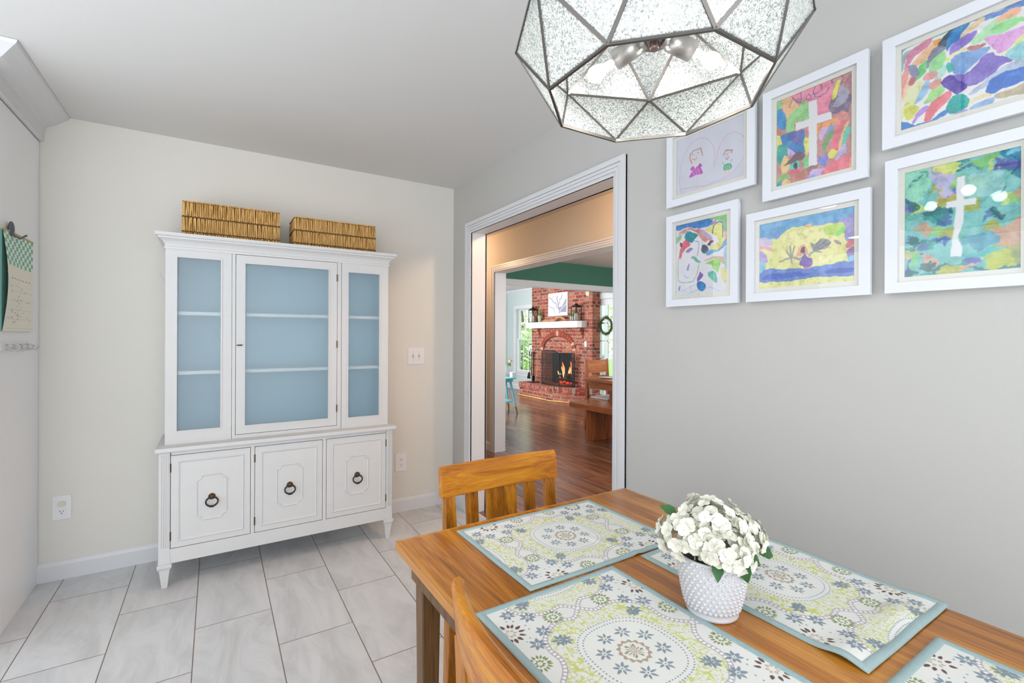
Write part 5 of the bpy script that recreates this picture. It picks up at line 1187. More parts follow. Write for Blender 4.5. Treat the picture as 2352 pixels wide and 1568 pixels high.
grid('page', PXn + bow, cy_, cz_, lin(ci), m_cal, cal)
MB().box(PXn + .001, 2.862, 1.314, PXn + .008, 3.256, 1.75).build('page_stack', plain('page_edges', (110, 160, 150), .8), cal)
MB().box(PXn + .003, 2.860, 1.748, PXn + .012, 3.259, 1.756).build('binding_strip', plain('kraft_edge', (186, 168, 110), .7), cal)
Mt = Matrix.Translation((PXn + 0.0145, 2.905, 1.572)) @ Matrix.Rotation(PI / 2, 4, 'Z') @ Matrix.Rotation(PI / 2, 4, 'X')
text_mesh('APRIL', 'month_lettering', plain('gold_ink', (206, 186, 104), .6), Mt, 0.026, cal)
cl = thing('magnet_clip', 'dark oval magnetic clip holding the calendar on the pantry side', 'clip', (PXn, 2.95, 1.73))
MB().ball((PXn + .012, 2.955, 1.765), .03, 14, 10, (.35, .62, 1.15)).build('clip_body', plain('grey_rubber', (84, 88, 98), .5), cl)
MB().tube([(PXn + .012, 2.99, 1.742), (PXn + .03, 3.0, 1.732), (PXn + .045, 3.022, 1.752)], .004, 8).build('hook', plain('grey_rubber', (84, 88, 98), .5), cl)
kr = thing('key_rack', 'white key rack with nickel hooks below the calendar', 'key rack', (PXn, 3.0, 1.225))
MB().box(PXn + .0005, 2.835, 1.226, PXn + .012, 3.19, 1.264).build('backplate', m_plate, kr, bevel=.003)
for k in range(4):
    y = 2.90 + k * .085
    q = MB()
    for dz_ in (0,):
        q.tube([(PXn + .012, y, 1.252), (PXn + .03, y, 1.25), (PXn + .042, y + .006, 1.243)], .0028, 8)
        q.tube([(PXn + .012, y, 1.240), (PXn + .026, y, 1.228), (PXn + .045, y, 1.226), (PXn + .055, y, 1.238), (PXn + .056, y, 1.246)], .003, 8)
    q.build('hook', m_nick, kr)
# ------------------------------------------------------------------ hall ceiling lamp (out of view, gives the warm light in the hall)
hl = thing('hall_ceiling_lamp', 'warm flush dome lamp on the hall ceiling, hidden above the doorway', 'ceiling lamp', (2.12, 1.95, 2.433))
MB().lathe([(0, -.012), (.14, -.012), (.15, 0)], (2.12, 1.95, 2.433), 32).build('base_plate', m_nick, hl)
MB().lathe([(0.001, -.085), (.06, -.078), (.105, -.05), (.125, -.014)], (2.12, 1.95, 2.433), 32).build('glass_dome', emis('warm_dome', (255, 206, 158), 6), hl)
point('hall_light', (0, 0, -.16), L_HALL, (1.0, .68, .44), .07, hl)

hl2 = thing('hall_ceiling_lamp', 'warm flush dome lamp at the far end of the hall ceiling, hidden from view', 'ceiling lamp', (2.15, 4.95, 2.433))
MB().lathe([(0, -.012), (.14, -.012), (.15, 0)], (2.15, 4.95, 2.433), 32).build('base_plate', m_nick, hl2)
MB().lathe([(0.001, -.085), (.06, -.078), (.105, -.05), (.125, -.014)], (2.15, 4.95, 2.433), 32).build('glass_dome', emis('warm_dome', (255, 206, 158), 6), hl2)
point('hall_light', (0, 0, -.2), L_HALL * .45, (1.0, .68, .44), .07, hl2)

# ------------------------------------------------------------------ fireplace
fp = thing('fireplace', 'red brick fireplace chimney breast with arched brickwork', 'fireplace', (6.2, 7.85, 0))
FX0 = 6.10
cb_ = MB()
fy0, fy1, fz0, fz1 = 7.45, 8.36, 0.297, 0.95
cb_.box(FX0, 6.83, 0, LX, fy0, 2.433).box(FX0, fy1, 0, LX, 8.87, 2.433).box(FX0, fy0, fz1, LX, fy1, 2.433).box(FX0, fy0, 0, LX, fy1, fz0)
cb_.build('brick_breast', m_brick, fp)
m_soot = plain('sooty_firebrick', (34, 27, 24), 0.95, var=.3, vscale=20)
MB().box(LX + .0, fy0 - .03, fz0 - .03, LX + .28, fy0, fz1).box(LX, fy1, fz0 - .03, LX + .28, fy1 + .03, fz1).box(LX + .28, fy0 - .03, fz0 - .03, LX + .31, fy1 + .03, fz1 + .03).box(LX, fy0 - .03, fz1, LX + .28, fy1 + .03, fz1 + .03).box(LX, fy0, fz0 - .03, LX + .28, fy1, fz0).build('firebox', m_soot, fp)
# arch of voussoirs
rv = random.Random(9); m_vs = [plain('voussoir_red', (150, 66, 48), .9, var=.25, vscale=30), plain('voussoir_pale', (188, 150, 126), .9, var=.2, vscale=30), plain('voussoir_brown', (128, 62, 46), .9, var=.25, vscale=30)]
for k in range(19):
    a0 = PI * (k + .06) / 19; a1 = PI * (k + .94) / 19
    P = [(7.90 + .50 * math.cos(a0), 1.0 + .31 * math.sin(a0)), (7.90 + .60 * math.cos(a0), 1.0 + .41 * math.sin(a0)), (7.90 + .60 * math.cos(a1), 1.0 + .41 * math.sin(a1)), (7.90 + .50 * math.cos(a1), 1.0 + .31 * math.sin(a1))]
    MB().prism(P, FX0 - .022, FX0 - .0005, 'x').build('arch_brick', m_vs[rv.choice((0, 0, 2, 1, 0))], fp, bevel=.003)
MB().tube([(FX0 - .012, 7.90 + .495 * math.cos(PI * k / 20), 1.0 + .305 * math.sin(PI * k / 20)) for k in range(21)], .009, 6).build('arch_joint', plain('dark_joint', (50, 38, 34), .9), fp)
for y in (8.62, 7.18):
    MB().box(FX0 - .09, y - .09, 1.405, FX0, y + .09, 1.465).box(FX0 - .06, y - .09, 1.335, FX0, y + .09, 1.402).box(FX0 - .03, y - .09, 1.265, FX0, y + .09, 1.332).build('brick_corbel', m_brick, fp, bevel=.004)
# hearth
hp = [(FX0, 8.80), (5.70, 8.76), (5.67, 7.60), (5.80, 7.25), (FX0, 6.83)]
MB().prism(hp, 0, .185, 'z').build('hearth_base', m_brick, fp, bevel=.004)
MB().prism([(FX0, 8.815), (5.69, 8.775), (5.66, 7.595), (5.792, 7.235), (FX0, 6.815)], .185, .297, 'z').build('hearth_soldier_course', m_sold, fp, bevel=.006)
MB().tube([(5.692, 8.80, .014), (5.655, 7.60, .014), (5.785, 7.235, .014), (FX0 - .01, 6.81, .014)], .014, 8).build('hearth_trim', wood('light_oak', (190, 140, 80), (214, 166, 104), (228, 186, 128), 'y', 2, .5), fp)
mt = thing('mantel', 'thick white wooden mantel shelf across the brick chimney', 'mantel', (6.0, 7.9, 1.474))
m_mantel = plain('white_mantel_paint', (226, 220, 216), .5)
MB().prism([(FX0, 8.82), (5.90, 8.82), (5.90, 7.04), (5.965, 6.985), (FX0, 6.985)], 1.474, 1.585, 'z').build('beam', m_mantel, mt, bevel=.002)
MB().prism([(FX0, 8.84), (5.885, 8.84), (5.885, 7.03), (5.955, 6.97), (FX0, 6.97)], 1.585, 1.602, 'z').build('top_board', m_mantel, mt, bevel=.002)
MZ = 1.602
# fire
fr = thing('log_fire', 'burning logs with orange flames inside the brick fireplace', 'fire', (6.3, 7.9, fz0))
m_log = plain('charred_log', (52, 34, 26), .95, var=.4, vscale=25); m_coal = emis('glowing_coals', (255, 70, 30), 2.2)
for k, (a, b, r) in enumerate((((6.26, 8.12, .36), (6.30, 7.58, .38), .045), ((6.38, 8.16, .37), (6.40, 7.62, .36), .05), ((6.30, 8.05, .45), (6.36, 7.66, .47), .042), ((6.24, 7.78, .44), (6.42, 7.64, .47), .038))):
    MB().tube([a, ((a[0] + b[0]) / 2, (a[1] + b[1]) / 2, (a[2] + b[2]) / 2 + .01), b], [r, r * 1.08, r * .95], 10).build('log', m_log, fr)
cmb = MB(); rc_ = random.Random(6)
for k in range(34): cmb.ball((6.30 + rc_.uniform(-.09, .1), 7.86 + rc_.uniform(-.22, .22), .325 + rc_.uniform(-.02, .04)), rc_.uniform(.012, .032), 7, 5, (1, 1.2, .8))
cmb.build('embers', m_coal, fr)
def flame_mat():
    m, nt, b = nm('flame'); nt.nodes.remove(b); out = [n for n in nt.nodes if n.type == 'OUTPUT_MATERIAL'][0]
    g = N(nt, 'ShaderNodeNewGeometry'); sp = N(nt, 'ShaderNodeSeparateXYZ'); nt.links.new(g.outputs['Position'], sp.inputs[0])
    mr = N(nt, 'ShaderNodeMapRange'); mr.inputs['From Min'].default_value = .36; mr.inputs['From Max'].default_value = .72; nt.links.new(sp.outputs['Z'], mr.inputs['Value'])
    r = N(nt, 'ShaderNodeValToRGB'); e = r.color_ramp.elements; e[0].color = (1, .75, .35, 1); e[1].color = (1, .22, .04, 1); nt.links.new(mr.outputs[0], r.inputs['Fac'])
    em = N(nt, 'ShaderNodeEmission'); em.inputs['Strength'].default_value = 4; nt.links.new(r.outputs['Color'], em.inputs['Color']); nt.links.new(em.outputs[0], out.inputs[0])
    return m
m_fl = flame_mat(); rfl = random.Random(4)
for y, hgt, z0 in ((8.10, .20, .36), (8.0, .26, .40), (7.93, .34, .42), (7.84, .22, .44), (7.76, .38, .40), (7.70, .26, .40), (7.60, .22, .42), (7.56, .30, .40), (7.95, .16, .34), (8.15, .14, .38)):
    x = 6.26 + rfl.uniform(0, .12); sw_ = rfl.uniform(-.03, .03); pts = []; rs = []
    for i in range(9):
        t = i / 8; pts.append((x + .01 * math.sin(t * 5), y + sw_ * math.sin(t * PI * 1.4) + .012 * math.sin(t * 9 + y * 7), z0 + hgt * t)); rs.append(.034 * math.sin(PI * (0.12 + .88 * (1 - t) ** 1.0) ** 1.0) * (1 - t) ** .4 + .0008)
    MB().tube(pts, rs, 8).build('flame', m_fl, fr)
point('fire_glow', (-.1, -.05, .18), 3.0, (1, .45, .15), .12, fr)
# fire screen
scr = thing('fire_screen', 'black three fold mesh fire screen standing on the hearth', 'fire screen', (5.80, 7.8, .297))
def mesh_mat():
    m, nt, b = nm('screen_mesh'); out = [n for n in nt.nodes if n.type == 'OUTPUT_MATERIAL'][0]
    b.inputs['Base Color'].default_value = (.012, .011, .011, 1); b.inputs['Roughness'].default_value = .6
    t = N(nt, 'ShaderNodeBsdfTransparent'); mx = N(nt, 'ShaderNodeMixShader'); mx.inputs[0].default_value = .45
    nt.links.new(t.outputs[0], mx.inputs[1]); nt.links.new(b.outputs[0], mx.inputs[2]); nt.links.new(mx.outputs[0], out.inputs[0]); return m
m_mesh = mesh_mat()
sp_ = [(5.98, 8.30), (5.80, 8.05), (5.795, 7.46), (5.985, 7.22)]
for k in range(3):
    (x0, y0), (x1, y1) = sp_[k], sp_[k + 1]; H0, H1 = ((.60, .68), (.68, .66), (.66, .66))[k]; zb = .303
    top = [(x0 + (x1 - x0) * i / 8, y0 + (y1 - y0) * i / 8, zb + H0 + (H1 - H0) * i / 8 + (.035 * math.sin(PI * i / 8) if k == 1 else 0)) for i in range(9)]
    p = MB().tube([(x0, y0, zb)] + top + [(x1, y1, zb)], .008, 6).tube([(x0, y0, zb + .01), (x1, y1, zb + .01)], .008, 6).tube([(x0, y0, zb + .12), (x1, y1, zb + .12)], .004, 6)
    if k == 1: p.tube([(x0 + (x1 - x0) * .12, y0 + (y1 - y0) * .12, zb), (x0 + (x1 - x0) * .12, y0 + (y1 - y0) * .12, zb + .69)], .004, 6)
    fo = p.build('screen_frame', m_blk, scr)
    vs = [(x0, y0, zb)] + top + [(x1, y1, zb)]
    nx_, ny_ = (y1 - y0), -(x1 - x0); ln = math.hypot(nx_, ny_); nx_, ny_ = nx_ / ln * .001, ny_ / ln * .001
    n = len(vs); MB().add([(a + nx_, b + ny_, c) for a, b, c in vs] + [(a - nx_, b - ny_, c) for a, b, c in vs], [tuple(range(n)), tuple(range(2 * n - 1, n - 1, -1))] + [(i, (i + 1) % n, n + (i + 1) % n, n + i) for i in range(n)]).build('wire_mesh', m_mesh, fo)
# fireplace tools
TXX, TYY = 5.86, 8.45
ts = thing('tool_stand', 'black iron stand for fireplace tools on the left end of the hearth', 'tool stand', (TXX, TYY, .297))
MB().box(TXX - .10, TYY - .10, .297, TXX + .10, TYY + .10, .309).build('base', m_blk, ts, bevel=.003)
MB().tube([(TXX, TYY, .305), (TXX, TYY, .96)], .009, 8).tube([(TXX, TYY - .09, .93), (TXX, TYY + .09, .93)], .006, 6).tube([(TXX - .0, TYY - .09, .80), (TXX, TYY + .09, .80)], .005, 6).build('post', m_blk, ts)
for nm_, dy, lab in (('fireplace_poker', -.085, 'black iron poker hanging right on the fireplace tool stand'), ('fireplace_brush', -.03, 'black hearth brush hanging in the middle of the tool stand'), ('fireplace_tongs', .04, 'black iron tongs hanging beside the shovel on the tool stand'), ('fireplace_shovel', .10, 'black ash shovel hanging left on the fireplace tool stand')):
    y = TYY + dy; x = TXX - .028; q = MB().tube([(x, y, .97), (x, y, .86)], .010, 8).tube([(x, y, .87), (x, y, .44)], .0055, 6)
    if nm_ == 'fireplace_shovel': q.prism([(y - .02 + .03, .52), (y + .05, .50), (y + .085, .40), (y + .09, .37), (y - .03, .37), (y - .02, .48)], x - .012, x - .004, 'x')
    elif nm_ == 'fireplace_brush': q.box(x - .02, y - .025, .33, x + .02, y + .025, .45)
    elif nm_ == 'fireplace_poker': q.tube([(x, y, .45), (x, y, .36)], [.006, .002], 6).tube([(x, y, .40), (x - .02, y, .42)], .004, 6)
    else: q.tube([(x, y, .8), (x, y + .02, .36)], .004, 6)
    tag(q.build(nm_, m_blk), lab, 'fireplace tool', 'fireplace tools on the stand')

# mantel decorations
m_cand = plain('candle_wax', (236, 224, 204), .6)
gl2 = thin_glass('lantern_glass', (.96, .98, .98))
def lantern(x, y, label, clabel):
    t = thing('lantern', label, 'lantern', (x, y, MZ), 'black lanterns on the mantel')
    a = .068; Hh = .27; f = MB()
    f.box(x - a - .006, y - a - .006, MZ, x + a + .006, y + a + .006, MZ + .014).box(x - a - .004, y - a - .004, MZ + Hh, x + a + .004, y + a + .004, MZ + Hh + .012)
    for sx in (-1, 1):
        for sy in (-1, 1): f.box(x + sx * a - .005, y + sy * a - .005, MZ, x + sx * a + .005, y + sy * a + .005, MZ + Hh)
    for (xa, ya, xb, yb_) in ((x - a, y - a, x - a, y + a), (x - a, y - a, x + a, y - a)):
        f.tube([(xa, ya, MZ + .02), ((xa + xb) / 2, (ya + yb_) / 2, MZ + .15), (xa, ya, MZ + Hh - .01)], .002, 5).tube([(xb, yb_, MZ + .02), ((xa + xb) / 2, (ya + yb_) / 2, MZ + .15), (xb, yb_, MZ + Hh - .01)], .002, 5)
    f.build('frame', m_blk, t)
    def s4(r, z): return [(x - r, y - r, z), (x + r, y - r, z), (x + r, y + r, z), (x - r, y + r, z)]
    MB().hexa(s4(a + .014, MZ + Hh + .010) + s4(.028, MZ + Hh + .052)).hexa(s4(.022, MZ + Hh + .052) + s4(.016, MZ + Hh + .075)).build('roof', m_blk, t)
    MB().tube([(x, y + .022 * math.cos(q), MZ + Hh + .088 + .02 * math.sin(q)) for q in [2 * PI * i / 14 for i in range(14)]], .003, 6, closed=True).build('ring_handle', m_blk, t)
    g = MB()
    g.box(x - a, y - a, MZ + .014, x - a + .002, y + a, MZ + Hh).box(x - a, y - a, MZ + .014, x + a, y - a + .002, MZ + Hh)
    g.build('glass', gl2, t)
    tag(MB().lathe([(0, 0), (.034, 0), (.036, .004), (.036, .13), (.03, .134), (0, .128)], (x, y, MZ + .0145), 20).tube([(x, y, MZ + .14), (x, y, MZ + .155)], .0015, 5).build('pillar_candle', m_cand), clabel, 'candle', 'cream candles in the lanterns')
lantern(5.985, 8.66, 'black glass lantern on the left end of the mantel', 'cream pillar candle inside the left mantel lantern')
lantern(5.985, 7.17, 'black glass lantern on the right end of the mantel', 'cream pillar candle inside the right mantel lantern')
m_pot = plain('sage_pot', (176, 178, 150), .7); m_grass = plain('grass_green', (96, 130, 62), .6, var=.3, vscale=20); m_gr2 = plain('fresh_leaf', (104, 148, 60), .5, var=.3, vscale=30)
rg = random.Random(7)
pt = thing('potted_grass', 'upright green grass in a sage grey pot beside the left lantern', 'potted plant', (6.0, 8.42, MZ))
MB().lathe([(0, 0), (.034, 0), (.05, .14), (.053, .142), (.046, .143), (.04, .12), (0, .12)], (6.0, 8.42, MZ), 20).build('pot', m_pot, pt)
gm = MB()
for k in range(110):
    a = rg.uniform(0, 2 * PI); r = rg.uniform(0, .035); l = rg.uniform(.10, .2); sp2 = rg.uniform(0, .07)
    p0 = Vector((6.0 + r * math.cos(a), 8.42 + r * math.sin(a), MZ + .118)); p1 = p0 + Vector((sp2 * math.cos(a) * .6, sp2 * math.sin(a), l)); s_ = Vector((-math.sin(a), math.cos(a), 0)) * .003
    gm.add([p0 - s_, p0 + s_, (p0 + p1) / 2 + s_ * .8, p1, (p0 + p1) / 2 - s_ * .8], [(0, 1, 2, 4), (4, 2, 3)])
gm.build('grass_blades', m_grass, pt, fix=False)
def leafball(c, R, n, size, seed, sc=(1, 1, 1), mb=None, shell=.55):
    r_ = random.Random(seed); m = mb or MB()
    for k in range(n):
        z = r_.uniform(-1, 1); a = r_.uniform(0, 2 * PI); q = math.sqrt(1 - z * z); rr_ = R * r_.uniform(shell, 1)
        d = Vector((q * math.cos(a) * sc[0], q * math.sin(a) * sc[1], z * sc[2])); p = Vector(c) + d * rr_
        t = Vector((r_.uniform(-1, 1), r_.uniform(-1, 1), r_.uniform(-1, 1))).normalized(); s_ = t.cross(d + Vector((.01, 0, 0))).normalized()
        l = size * r_.uniform(.7, 1.3)
        m.add([p - t * l, p + s_ * l * .45, p + t * l, p - s_ * l * .45], [(0, 1, 2, 3)])
    return m
p2_ = thing('potted_herb', 'small leafy plant in a white pot beside the right lantern', 'potted plant', (6.02, 7.33, MZ))
MB().lathe([(0, 0), (.034, 0), (.042, .085), (.042, .095), (.036, .095), (.034, .07), (0, .07)], (6.02, 7.33, MZ), 20).build('pot', plain('white_pot', (214, 210, 206), .5), p2_)
leafball((6.02, 7.33, MZ + .15), .075, 130, .014, 5, (.8, 1, 1.1)).tube([(6.02, 7.33, MZ + .06), (6.02, 7.33, MZ + .16)], .004, 5).build('foliage', m_gr2, p2_, fix=False)
dwp = MB()
dwp.tube([(5.98, 8.30, MZ + .02), (5.97, 8.2, MZ + .028), (5.98, 8.08, MZ + .022), (5.99, 7.95, MZ + .03), (5.98, 7.84, MZ + .02)], [.010, .026, .022, .020, .008], 8)
dwp.tube([(5.99, 8.0, MZ + .03), (5.98, 7.86, MZ + .05), (5.97, 7.76, MZ + .085), (5.98, 7.66, MZ + .092), (5.99, 7.56, MZ + .055), (5.99, 7.51, MZ + .012)], [.010, .014, .02, .024, .018, .008], 8)
dwp.tube([(5.98, 7.78, MZ + .08), (5.99, 7.85, MZ + .03), (5.99, 7.9, MZ + .01)], [.012, .009, .004], 6)
tag(dwp.build('driftwood', wood('driftwood_grain', (120, 78, 44), (178, 128, 82), (206, 160, 112), 'y', 3, .8)), 'twisted brown driftwood branch lying in the middle of the mantel', 'driftwood')
# map picture above the mantel
mp_ = thing('map_picture', 'white square print of blue grey rivers hanging on the brick chimney', 'picture', (FX0, 7.88, 1.73))
PW = MB().box(FX0 - .028, 7.555, 1.73, FX0 - .001, 8.21, 2.213).build('canvas', plain('white_canvas', (232, 222, 220), .7), mp_, bevel=.002)
W_, H_ = 230, 170
zs, ys = np.meshgrid(np.linspace(2.195, 1.745, H_), np.linspace(8.19, 7.575, W_), indexing='ij')
uu = (8.19 - ys) / .615; vv = (2.195 - zs) / .45
im = np.ones((H_, W_, 3)) * np.array([236, 224, 222.])
col_ = np.array([140, 138, 156.])
def put_(m): im[m] = col_
put_(inpoly(uu, vv, [(.66, .88), (.66, .72), (.98, .42), (.98, .88)])); put_(inpoly(uu, vv, [(.55, .66), (.75, .60), (.98, .22), (.98, .4), (.70, .72), (.62, .80), (.55, .75)]))
for pts, wd in (([(.03, .14), (.18, .25), (.30, .42), (.42, .42), (.44, .58), (.55, .70)], .022), ([(.48, .12), (.46, .25), (.52, .38), (.52, .5), (.58, .66)], .026), ([(.76, .08), (.68, .26), (.62, .3), (.62, .44), (.55, .52), (.56, .66)], .020), ([(.03, .56), (.14, .64), (.30, .68), (.33, .88)], .018), ([(.58, .7), (.62, .85), (.6, .9)], .03), ([(.22, .1), (.28, .25)], .01), ([(.1, .3), (.05, .5)], .006), ([(.3, .66), (.4, .62)], .012), ([(.6, .12), (.62, .28)], .008)):
    put_(segd(uu, vv, pts) < wd)
dd_ = segd(uu, vv, [(.66, .76), (.98, .5)]) < .012; im[dd_] = (236, 224, 222)
grid('print', np.full(ys.shape, FX0 - .0292), ys, zs, lin(im), m_art, mp_)
MB().box(FX0 - .014, 7.0 - .03, 1.09, FX0, 7.0 + .03, 1.20)
tag(MB().box(FX0 - .014, 6.985, 1.10, FX0, 7.045, 1.205).build('wall_control', m_plate, bevel=.003), 'white control box on the brick right of the fire arch', 'wall control')
tag(MB().lathe([(0, -.03), (.045, -.03), (.055, -.02), (.058, 0)], (FX0, 6.95, 2.13), 20, axis='x').build('round_detector', plain('cream_plastic', (214, 196, 170), .5)), 'small round cream detector high on the right of the chimney', 'detector')

# wreath on the door
wy, wz, wx = 6.635, 1.505, LX - .035
wr = thing('wreath', 'round green boxwood wreath hanging on the glazed door', 'wreath', (wx, wy, wz - .2))
MB().tube([(wx, wy + .152 * math.cos(2 * PI * k / 32), wz + .152 * math.sin(2 * PI * k / 32)) for k in range(32)], .016, 8, closed=True).build('twig_ring', plain('twig', (70, 60, 36), .9), wr)
lm = MB(); rw = random.Random(2)
for k in range(40): 
    a = 2 * PI * k / 40; leafball((wx, wy + .155 * math.cos(a), wz + .155 * math.sin(a)), .045, 30, .0115, 100 + k, (.7, 1, 1), lm, .5)
lm.build('boxwood_leaves', plain('boxwood_green', (52, 104, 48), .45, var=.5, vscale=60), wr, fix=False)

# teal side table
sx_, sy_ = 4.13, 6.93
st_ = thing('side_table', 'round turquoise side table with gold tipped legs at the opening edge', 'table', (sx_, sy_, 0))
m_teal = plain('turquoise_paint', (120, 205, 220), .4); m_gold = plain('gold_paint', (170, 124, 48), .4, .5)
MB().lathe([(0, .578), (.25, .578), (.262, .586), (.262, .596), (.256, .602), (0, .602)], (sx_, sy_, 0), 40).build('tabletop', m_teal, st_)
MB().lathe([(.19, .53), (.205, .53), (.205, .578), (.19, .578)], (sx_, sy_, 0), 32).build('apron', m_teal, st_)
MB().lathe([(0, .19), (.20, .19), (.208, .197), (.20, .205), (0, .205)], (sx_, sy_, 0), 32).build('lower_shelf', m_teal, st_)
for k in range(4):
    a = math.radians(-58 + 90 * k); c_, s_ = math.cos(a), math.sin(a)
    lg = MB().tube([(sx_ + c_ * .17, sy_ + s_ * .17, .578), (sx_ + c_ * .285, sy_ + s_ * .285, .115)], [.021, .0155], 12).build('leg', m_teal, st_)
    MB().tube([(sx_ + c_ * .285, sy_ + s_ * .285, .116), (sx_ + c_ * .313, sy_ + s_ * .313, .0)], [.0157, .012], 12).build('gold_tip', m_gold, lg)
bx = thing('white_box', 'small white box standing at the right edge of the turquoise table', 'box', (4.33, 6.88, .602))
MB().box(4.30, 6.84, .602, 4.385, 6.92, .68).build('body', plain('white_card', (232, 232, 240), .6), bx, bevel=.002)
tag(MB().box(4.20, 6.95, .602, 4.32, 7.07, .64).build('book', plain('pinkish_cover', (196, 176, 172), .7), bevel=.002), 'pinkish book lying on the turquoise table', 'book')
vs_ = thing('flower_vase', 'white vase on the turquoise table, partly behind the opening edge', 'vase', (4.2, 7.0, .64))
MB().lathe([(0, 0), (.035, 0), (.05, .04), (.05, .09), (.03, .14), (.026, .16), (.022, .16), (.0, .02)], (4.26, 7.0, .64), 24).build('body', m_milk, vs_)
fl_ = thing('pink_rose', 'pale pink rose with green leaves standing in the white vase', 'flower', (4.30, 6.98, .78))
leafball((4.34, 6.97, .865), .034, 60, .018, 12, (1, 1, .9), None, .3).build('blossom', plain('pink_petal', (238, 190, 172), .6), fl_, fix=False)
leafball((4.33, 6.98, .81), .035, 36, .02, 13, (1, 1, .8)).tube([(4.26, 7.0, .70), (4.3, 6.99, .78), (4.34, 6.97, .86)], .003, 5).tube([(4.26, 7.0, .74), (4.28, 7.0, .95), (4.31, 7.0, 1.03)], .002, 5).build('foliage', m_gr2, fl_, fix=False)
# curtain
ct = thing('curtain', 'dark grey curtain hanging on a rod at the left end of the living room', 'curtain', (5.8, 10.16, 0))
cu_ = MB(); vs = []; n = 60
for z in (.03, 2.08):
    for i in range(n + 1): vs.append((5.35 + .68 * i / n, 10.17 + .03 * math.sin(i * 1.25), z))
for z in (.03, 2.08):
    for i in range(n + 1): vs.append((5.35 + .68 * i / n, 10.174 + .03 * math.sin(i * 1.25), z))
m1_ = n + 1
cu_.add(vs, [(i, i + 1, m1_ + i + 1, m1_ + i) for i in range(n)] + [(2 * m1_ + i, 3 * m1_ + i, 3 * m1_ + i + 1, 2 * m1_ + i + 1) for i in range(n)] + [(i, 2 * m1_ + i, 2 * m1_ + i + 1, i + 1) for i in range(n)] + [(m1_ + i, m1_ + i + 1, 3 * m1_ + i + 1, 3 * m1_ + i) for i in range(n)], True).build('drape', plain('charcoal_linen', (92, 88, 86), .9), ct)
MB().tube([(5.1, 10.17, 2.10), (6.08, 10.17, 2.10)], .012, 8).ball((6.10, 10.17, 2.10), .026).tube([(6.0, 10.17, 2.10), (6.0, 10.25, 2.10)], .007, 6).build('rod', m_brz, ct)

# ------------------------------------------------------------------ rustic dining set in the next room
m_rus = wood('acacia_y', (116, 60, 30), (172, 98, 52), (206, 134, 80), 'y', 1.6, .35, coat=.2)
m_rusz = wood('acacia_z', (104, 54, 28), (160, 90, 46), (196, 122, 70), 'z', 1.6, .4)
m_rusx = wood('acacia_x', (116, 60, 30), (186, 112, 64), (216, 150, 98), 'x', 1.6, .4)
bn = thing('bench', 'thick rustic brown wooden bench in front of the further dining table', 'bench', (4.09, 3.9, 0))
MB().box(3.885, 2.95, .39, 4.275, 4.79, .462).build('seat', m_rus, bn, bevel=.005)
for y in (4.435, 3.2): MB().box(3.95, y, 0, 4.235, y + .10, .39).build('leg', m_rusz, bn, bevel=.004)
t2 = thing('rustic_table', 'rustic brown wooden dining table beyond the hall, behind the bench', 'table', (4.55, 3.8, 0))
MB().box(4.06, 2.7, .725, 5.05, 4.70, .762).build('tabletop', m_rus, t2, bevel=.004)
MB().ring((4.10, 2.76, 5.01, 4.64), (4.13, 2.79, 4.98, 4.61), .63, .725, 'z').build('apron', m_rus, t2)
for x, y in ((4.30, 4.40), (4.87, 4.40), (4.30, 2.9), (4.87, 2.9)): MB().box(x, y, 0, x + .09, y + .09, .725).build('leg', m_rusz, t2, bevel=.003)
c3 = thing('rustic_chair', 'rustic brown wooden chair with pale seat at the head of the further table', 'chair', (4.62, 4.95, 0))
cy0 = 5.02
for x in (4.40, 4.79):
    MB().hexa([(x - .02, cy0 + .03, 0), (x + .02, cy0 + .03, 0), (x + .02, cy0 + .07, 0), (x - .02, cy0 + .07, 0), (x - .022, cy0 - .02, .47), (x + .022, cy0 - .02, .47), (x + .022, cy0 + .025, .47), (x - .022, cy0 + .025, .47)]).hexa([(x - .022, cy0 - .02, .47), (x + .022, cy0 - .02, .47), (x + .022, cy0 + .025, .47), (x - .022, cy0 + .025, .47), (x - .02, cy0 + .03, .97), (x + .02, cy0 + .03, .97), (x + .02, cy0 + .055, .97), (x - .02, cy0 + .055, .97)]).build('rear_leg', m_rusz, c3)
    MB().box(x - .02, cy0 - .42, 0, x + .02, cy0 - .38, .44).build('front_leg', m_rusz, c3)
MB().hexa([(4.42, cy0 + .004, .79), (4.77, cy0 + .004, .79), (4.77, cy0 + .024, .79), (4.42, cy0 + .024, .79), (4.42, cy0 + .028, .965), (4.77, cy0 + .028, .965), (4.77, cy0 + .048, .965), (4.42, cy0 + .048, .965)]).build('top_slat', m_rusx, c3, bevel=.002)
MB().hexa([(4.42, cy0 - .012, .62), (4.77, cy0 - .012, .62), (4.77, cy0 + .01, .62), (4.42, cy0 + .01, .62), (4.42, cy0, .75), (4.77, cy0, .75), (4.77, cy0 + .02, .75), (4.42, cy0 + .02, .75)]).build('lower_slat', m_rusx, c3, bevel=.002)
MB().box(4.39, cy0 - .42, .42, 4.80, cy0 - .01, .445).build('seat', m_rusx, c3, bevel=.003)
MB().box(4.40, cy0 - .41, .445, 4.79, cy0 - .03, .475).build('cushion', plain('pale_cushion', (214, 206, 204), .9), c3, bevel=.014, seg=3)
tag(MB().lathe([(0, 0), (.09, 0), (.13, .012), (.132, .014), (.09, .004), (0, .004)], (4.30, 4.50, .762), 32).build('plate', m_plate), 'pale plate lying near the end of the rustic table', 'plate')

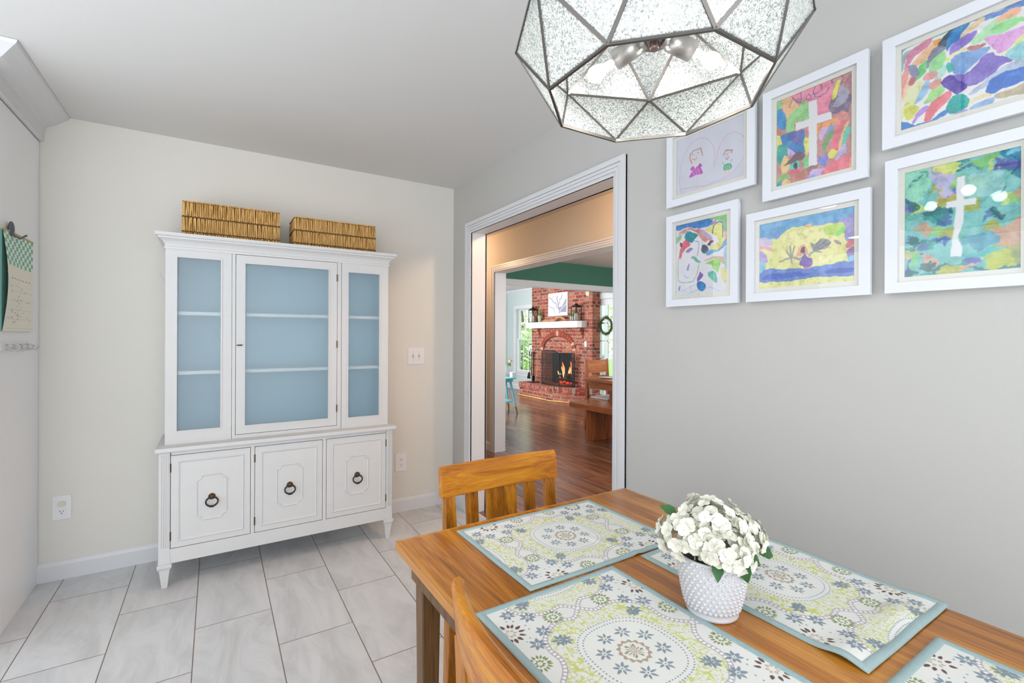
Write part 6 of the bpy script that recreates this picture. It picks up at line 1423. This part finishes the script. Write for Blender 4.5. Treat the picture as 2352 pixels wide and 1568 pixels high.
# ------------------------------------------------------------------ outside the living room window and door
m_lawn = plain('lawn', (120, 150, 84), .95, var=.2, vscale=3)
struct(MB().box(6.44, 0, -.35, 26, 24, -.30), 'ground', m_lawn)
def bush(x, y, r, h, seed, label, cat='shrub', name='shrub', col=0):
    t = thing(name, label, cat, (x, y, -.3))
    MB().tube([(x, y, -.3), (x + .05, y, h * .45), (x, y + .05, h * .8)], [.09, .06, .02], 8).build('trunk', plain('bark', (92, 76, 60), .95), t)
    m = MB(); rr_ = random.Random(seed)
    for k in range(7): leafball((x + rr_.uniform(-.6, .6) * r, y + rr_.uniform(-.6, .6) * r, h * (.25 + .1 * k) + .1), r * rr_.uniform(.5, .75), 110, .10, seed * 50 + k, (1, 1, .8), m, .3)
    m.build('foliage', (plain('tree_leaf_light', (222, 238, 190), .6, var=.4, vscale=5), plain('tree_leaf_mid', (188, 215, 150), .6, var=.4, vscale=5))[col], t, fix=False)
bush(9.6, 14.6, 1.3, 3.4, 1, 'pale green leafy tree seen through the upper window sash', 'tree', 'tree', 0)
bush(10.8, 17.5, 1.6, 4.2, 2, 'darker green tree further behind, seen through the left window panes', 'tree', 'tree', 1)
bush(8.6, 12.4, .8, 1.5, 3, 'low green shrub seen through the lower window sash', col=1)
bush(12.4, 13.2, 1.4, 3.6, 4, 'light green tree above the porch, seen through the top door panes', 'tree', 'tree', 0)
po = thing('porch_post', 'white square porch post seen through the left panes of the door', 'post', (7.6, 8.1, -.3))
MB().box(7.53, 8.03, -.3, 7.67, 8.17, 2.6).build('shaft', m_trim, po); MB().box(7.50, 8.0, -.3, 7.70, 8.2, -.1).build('plinth', m_trim, po)
nb = thing('neighbour_house', 'pale brick neighbouring house seen through the door panes', 'house', (13, 11, -.3))
MB().box(12.5, 9.2, -.3, 15.5, 11.6, 1.9).build('wall', plain('pale_brick', (206, 178, 168), .9, var=.15, vscale=6), nb)
MB().prism([(9.0, 1.9), (11.8, 1.9), (10.4, 2.9)], 12.3, 15.7, 'x').build('roof', plain('roof_grey', (170, 168, 172), .9), nb)
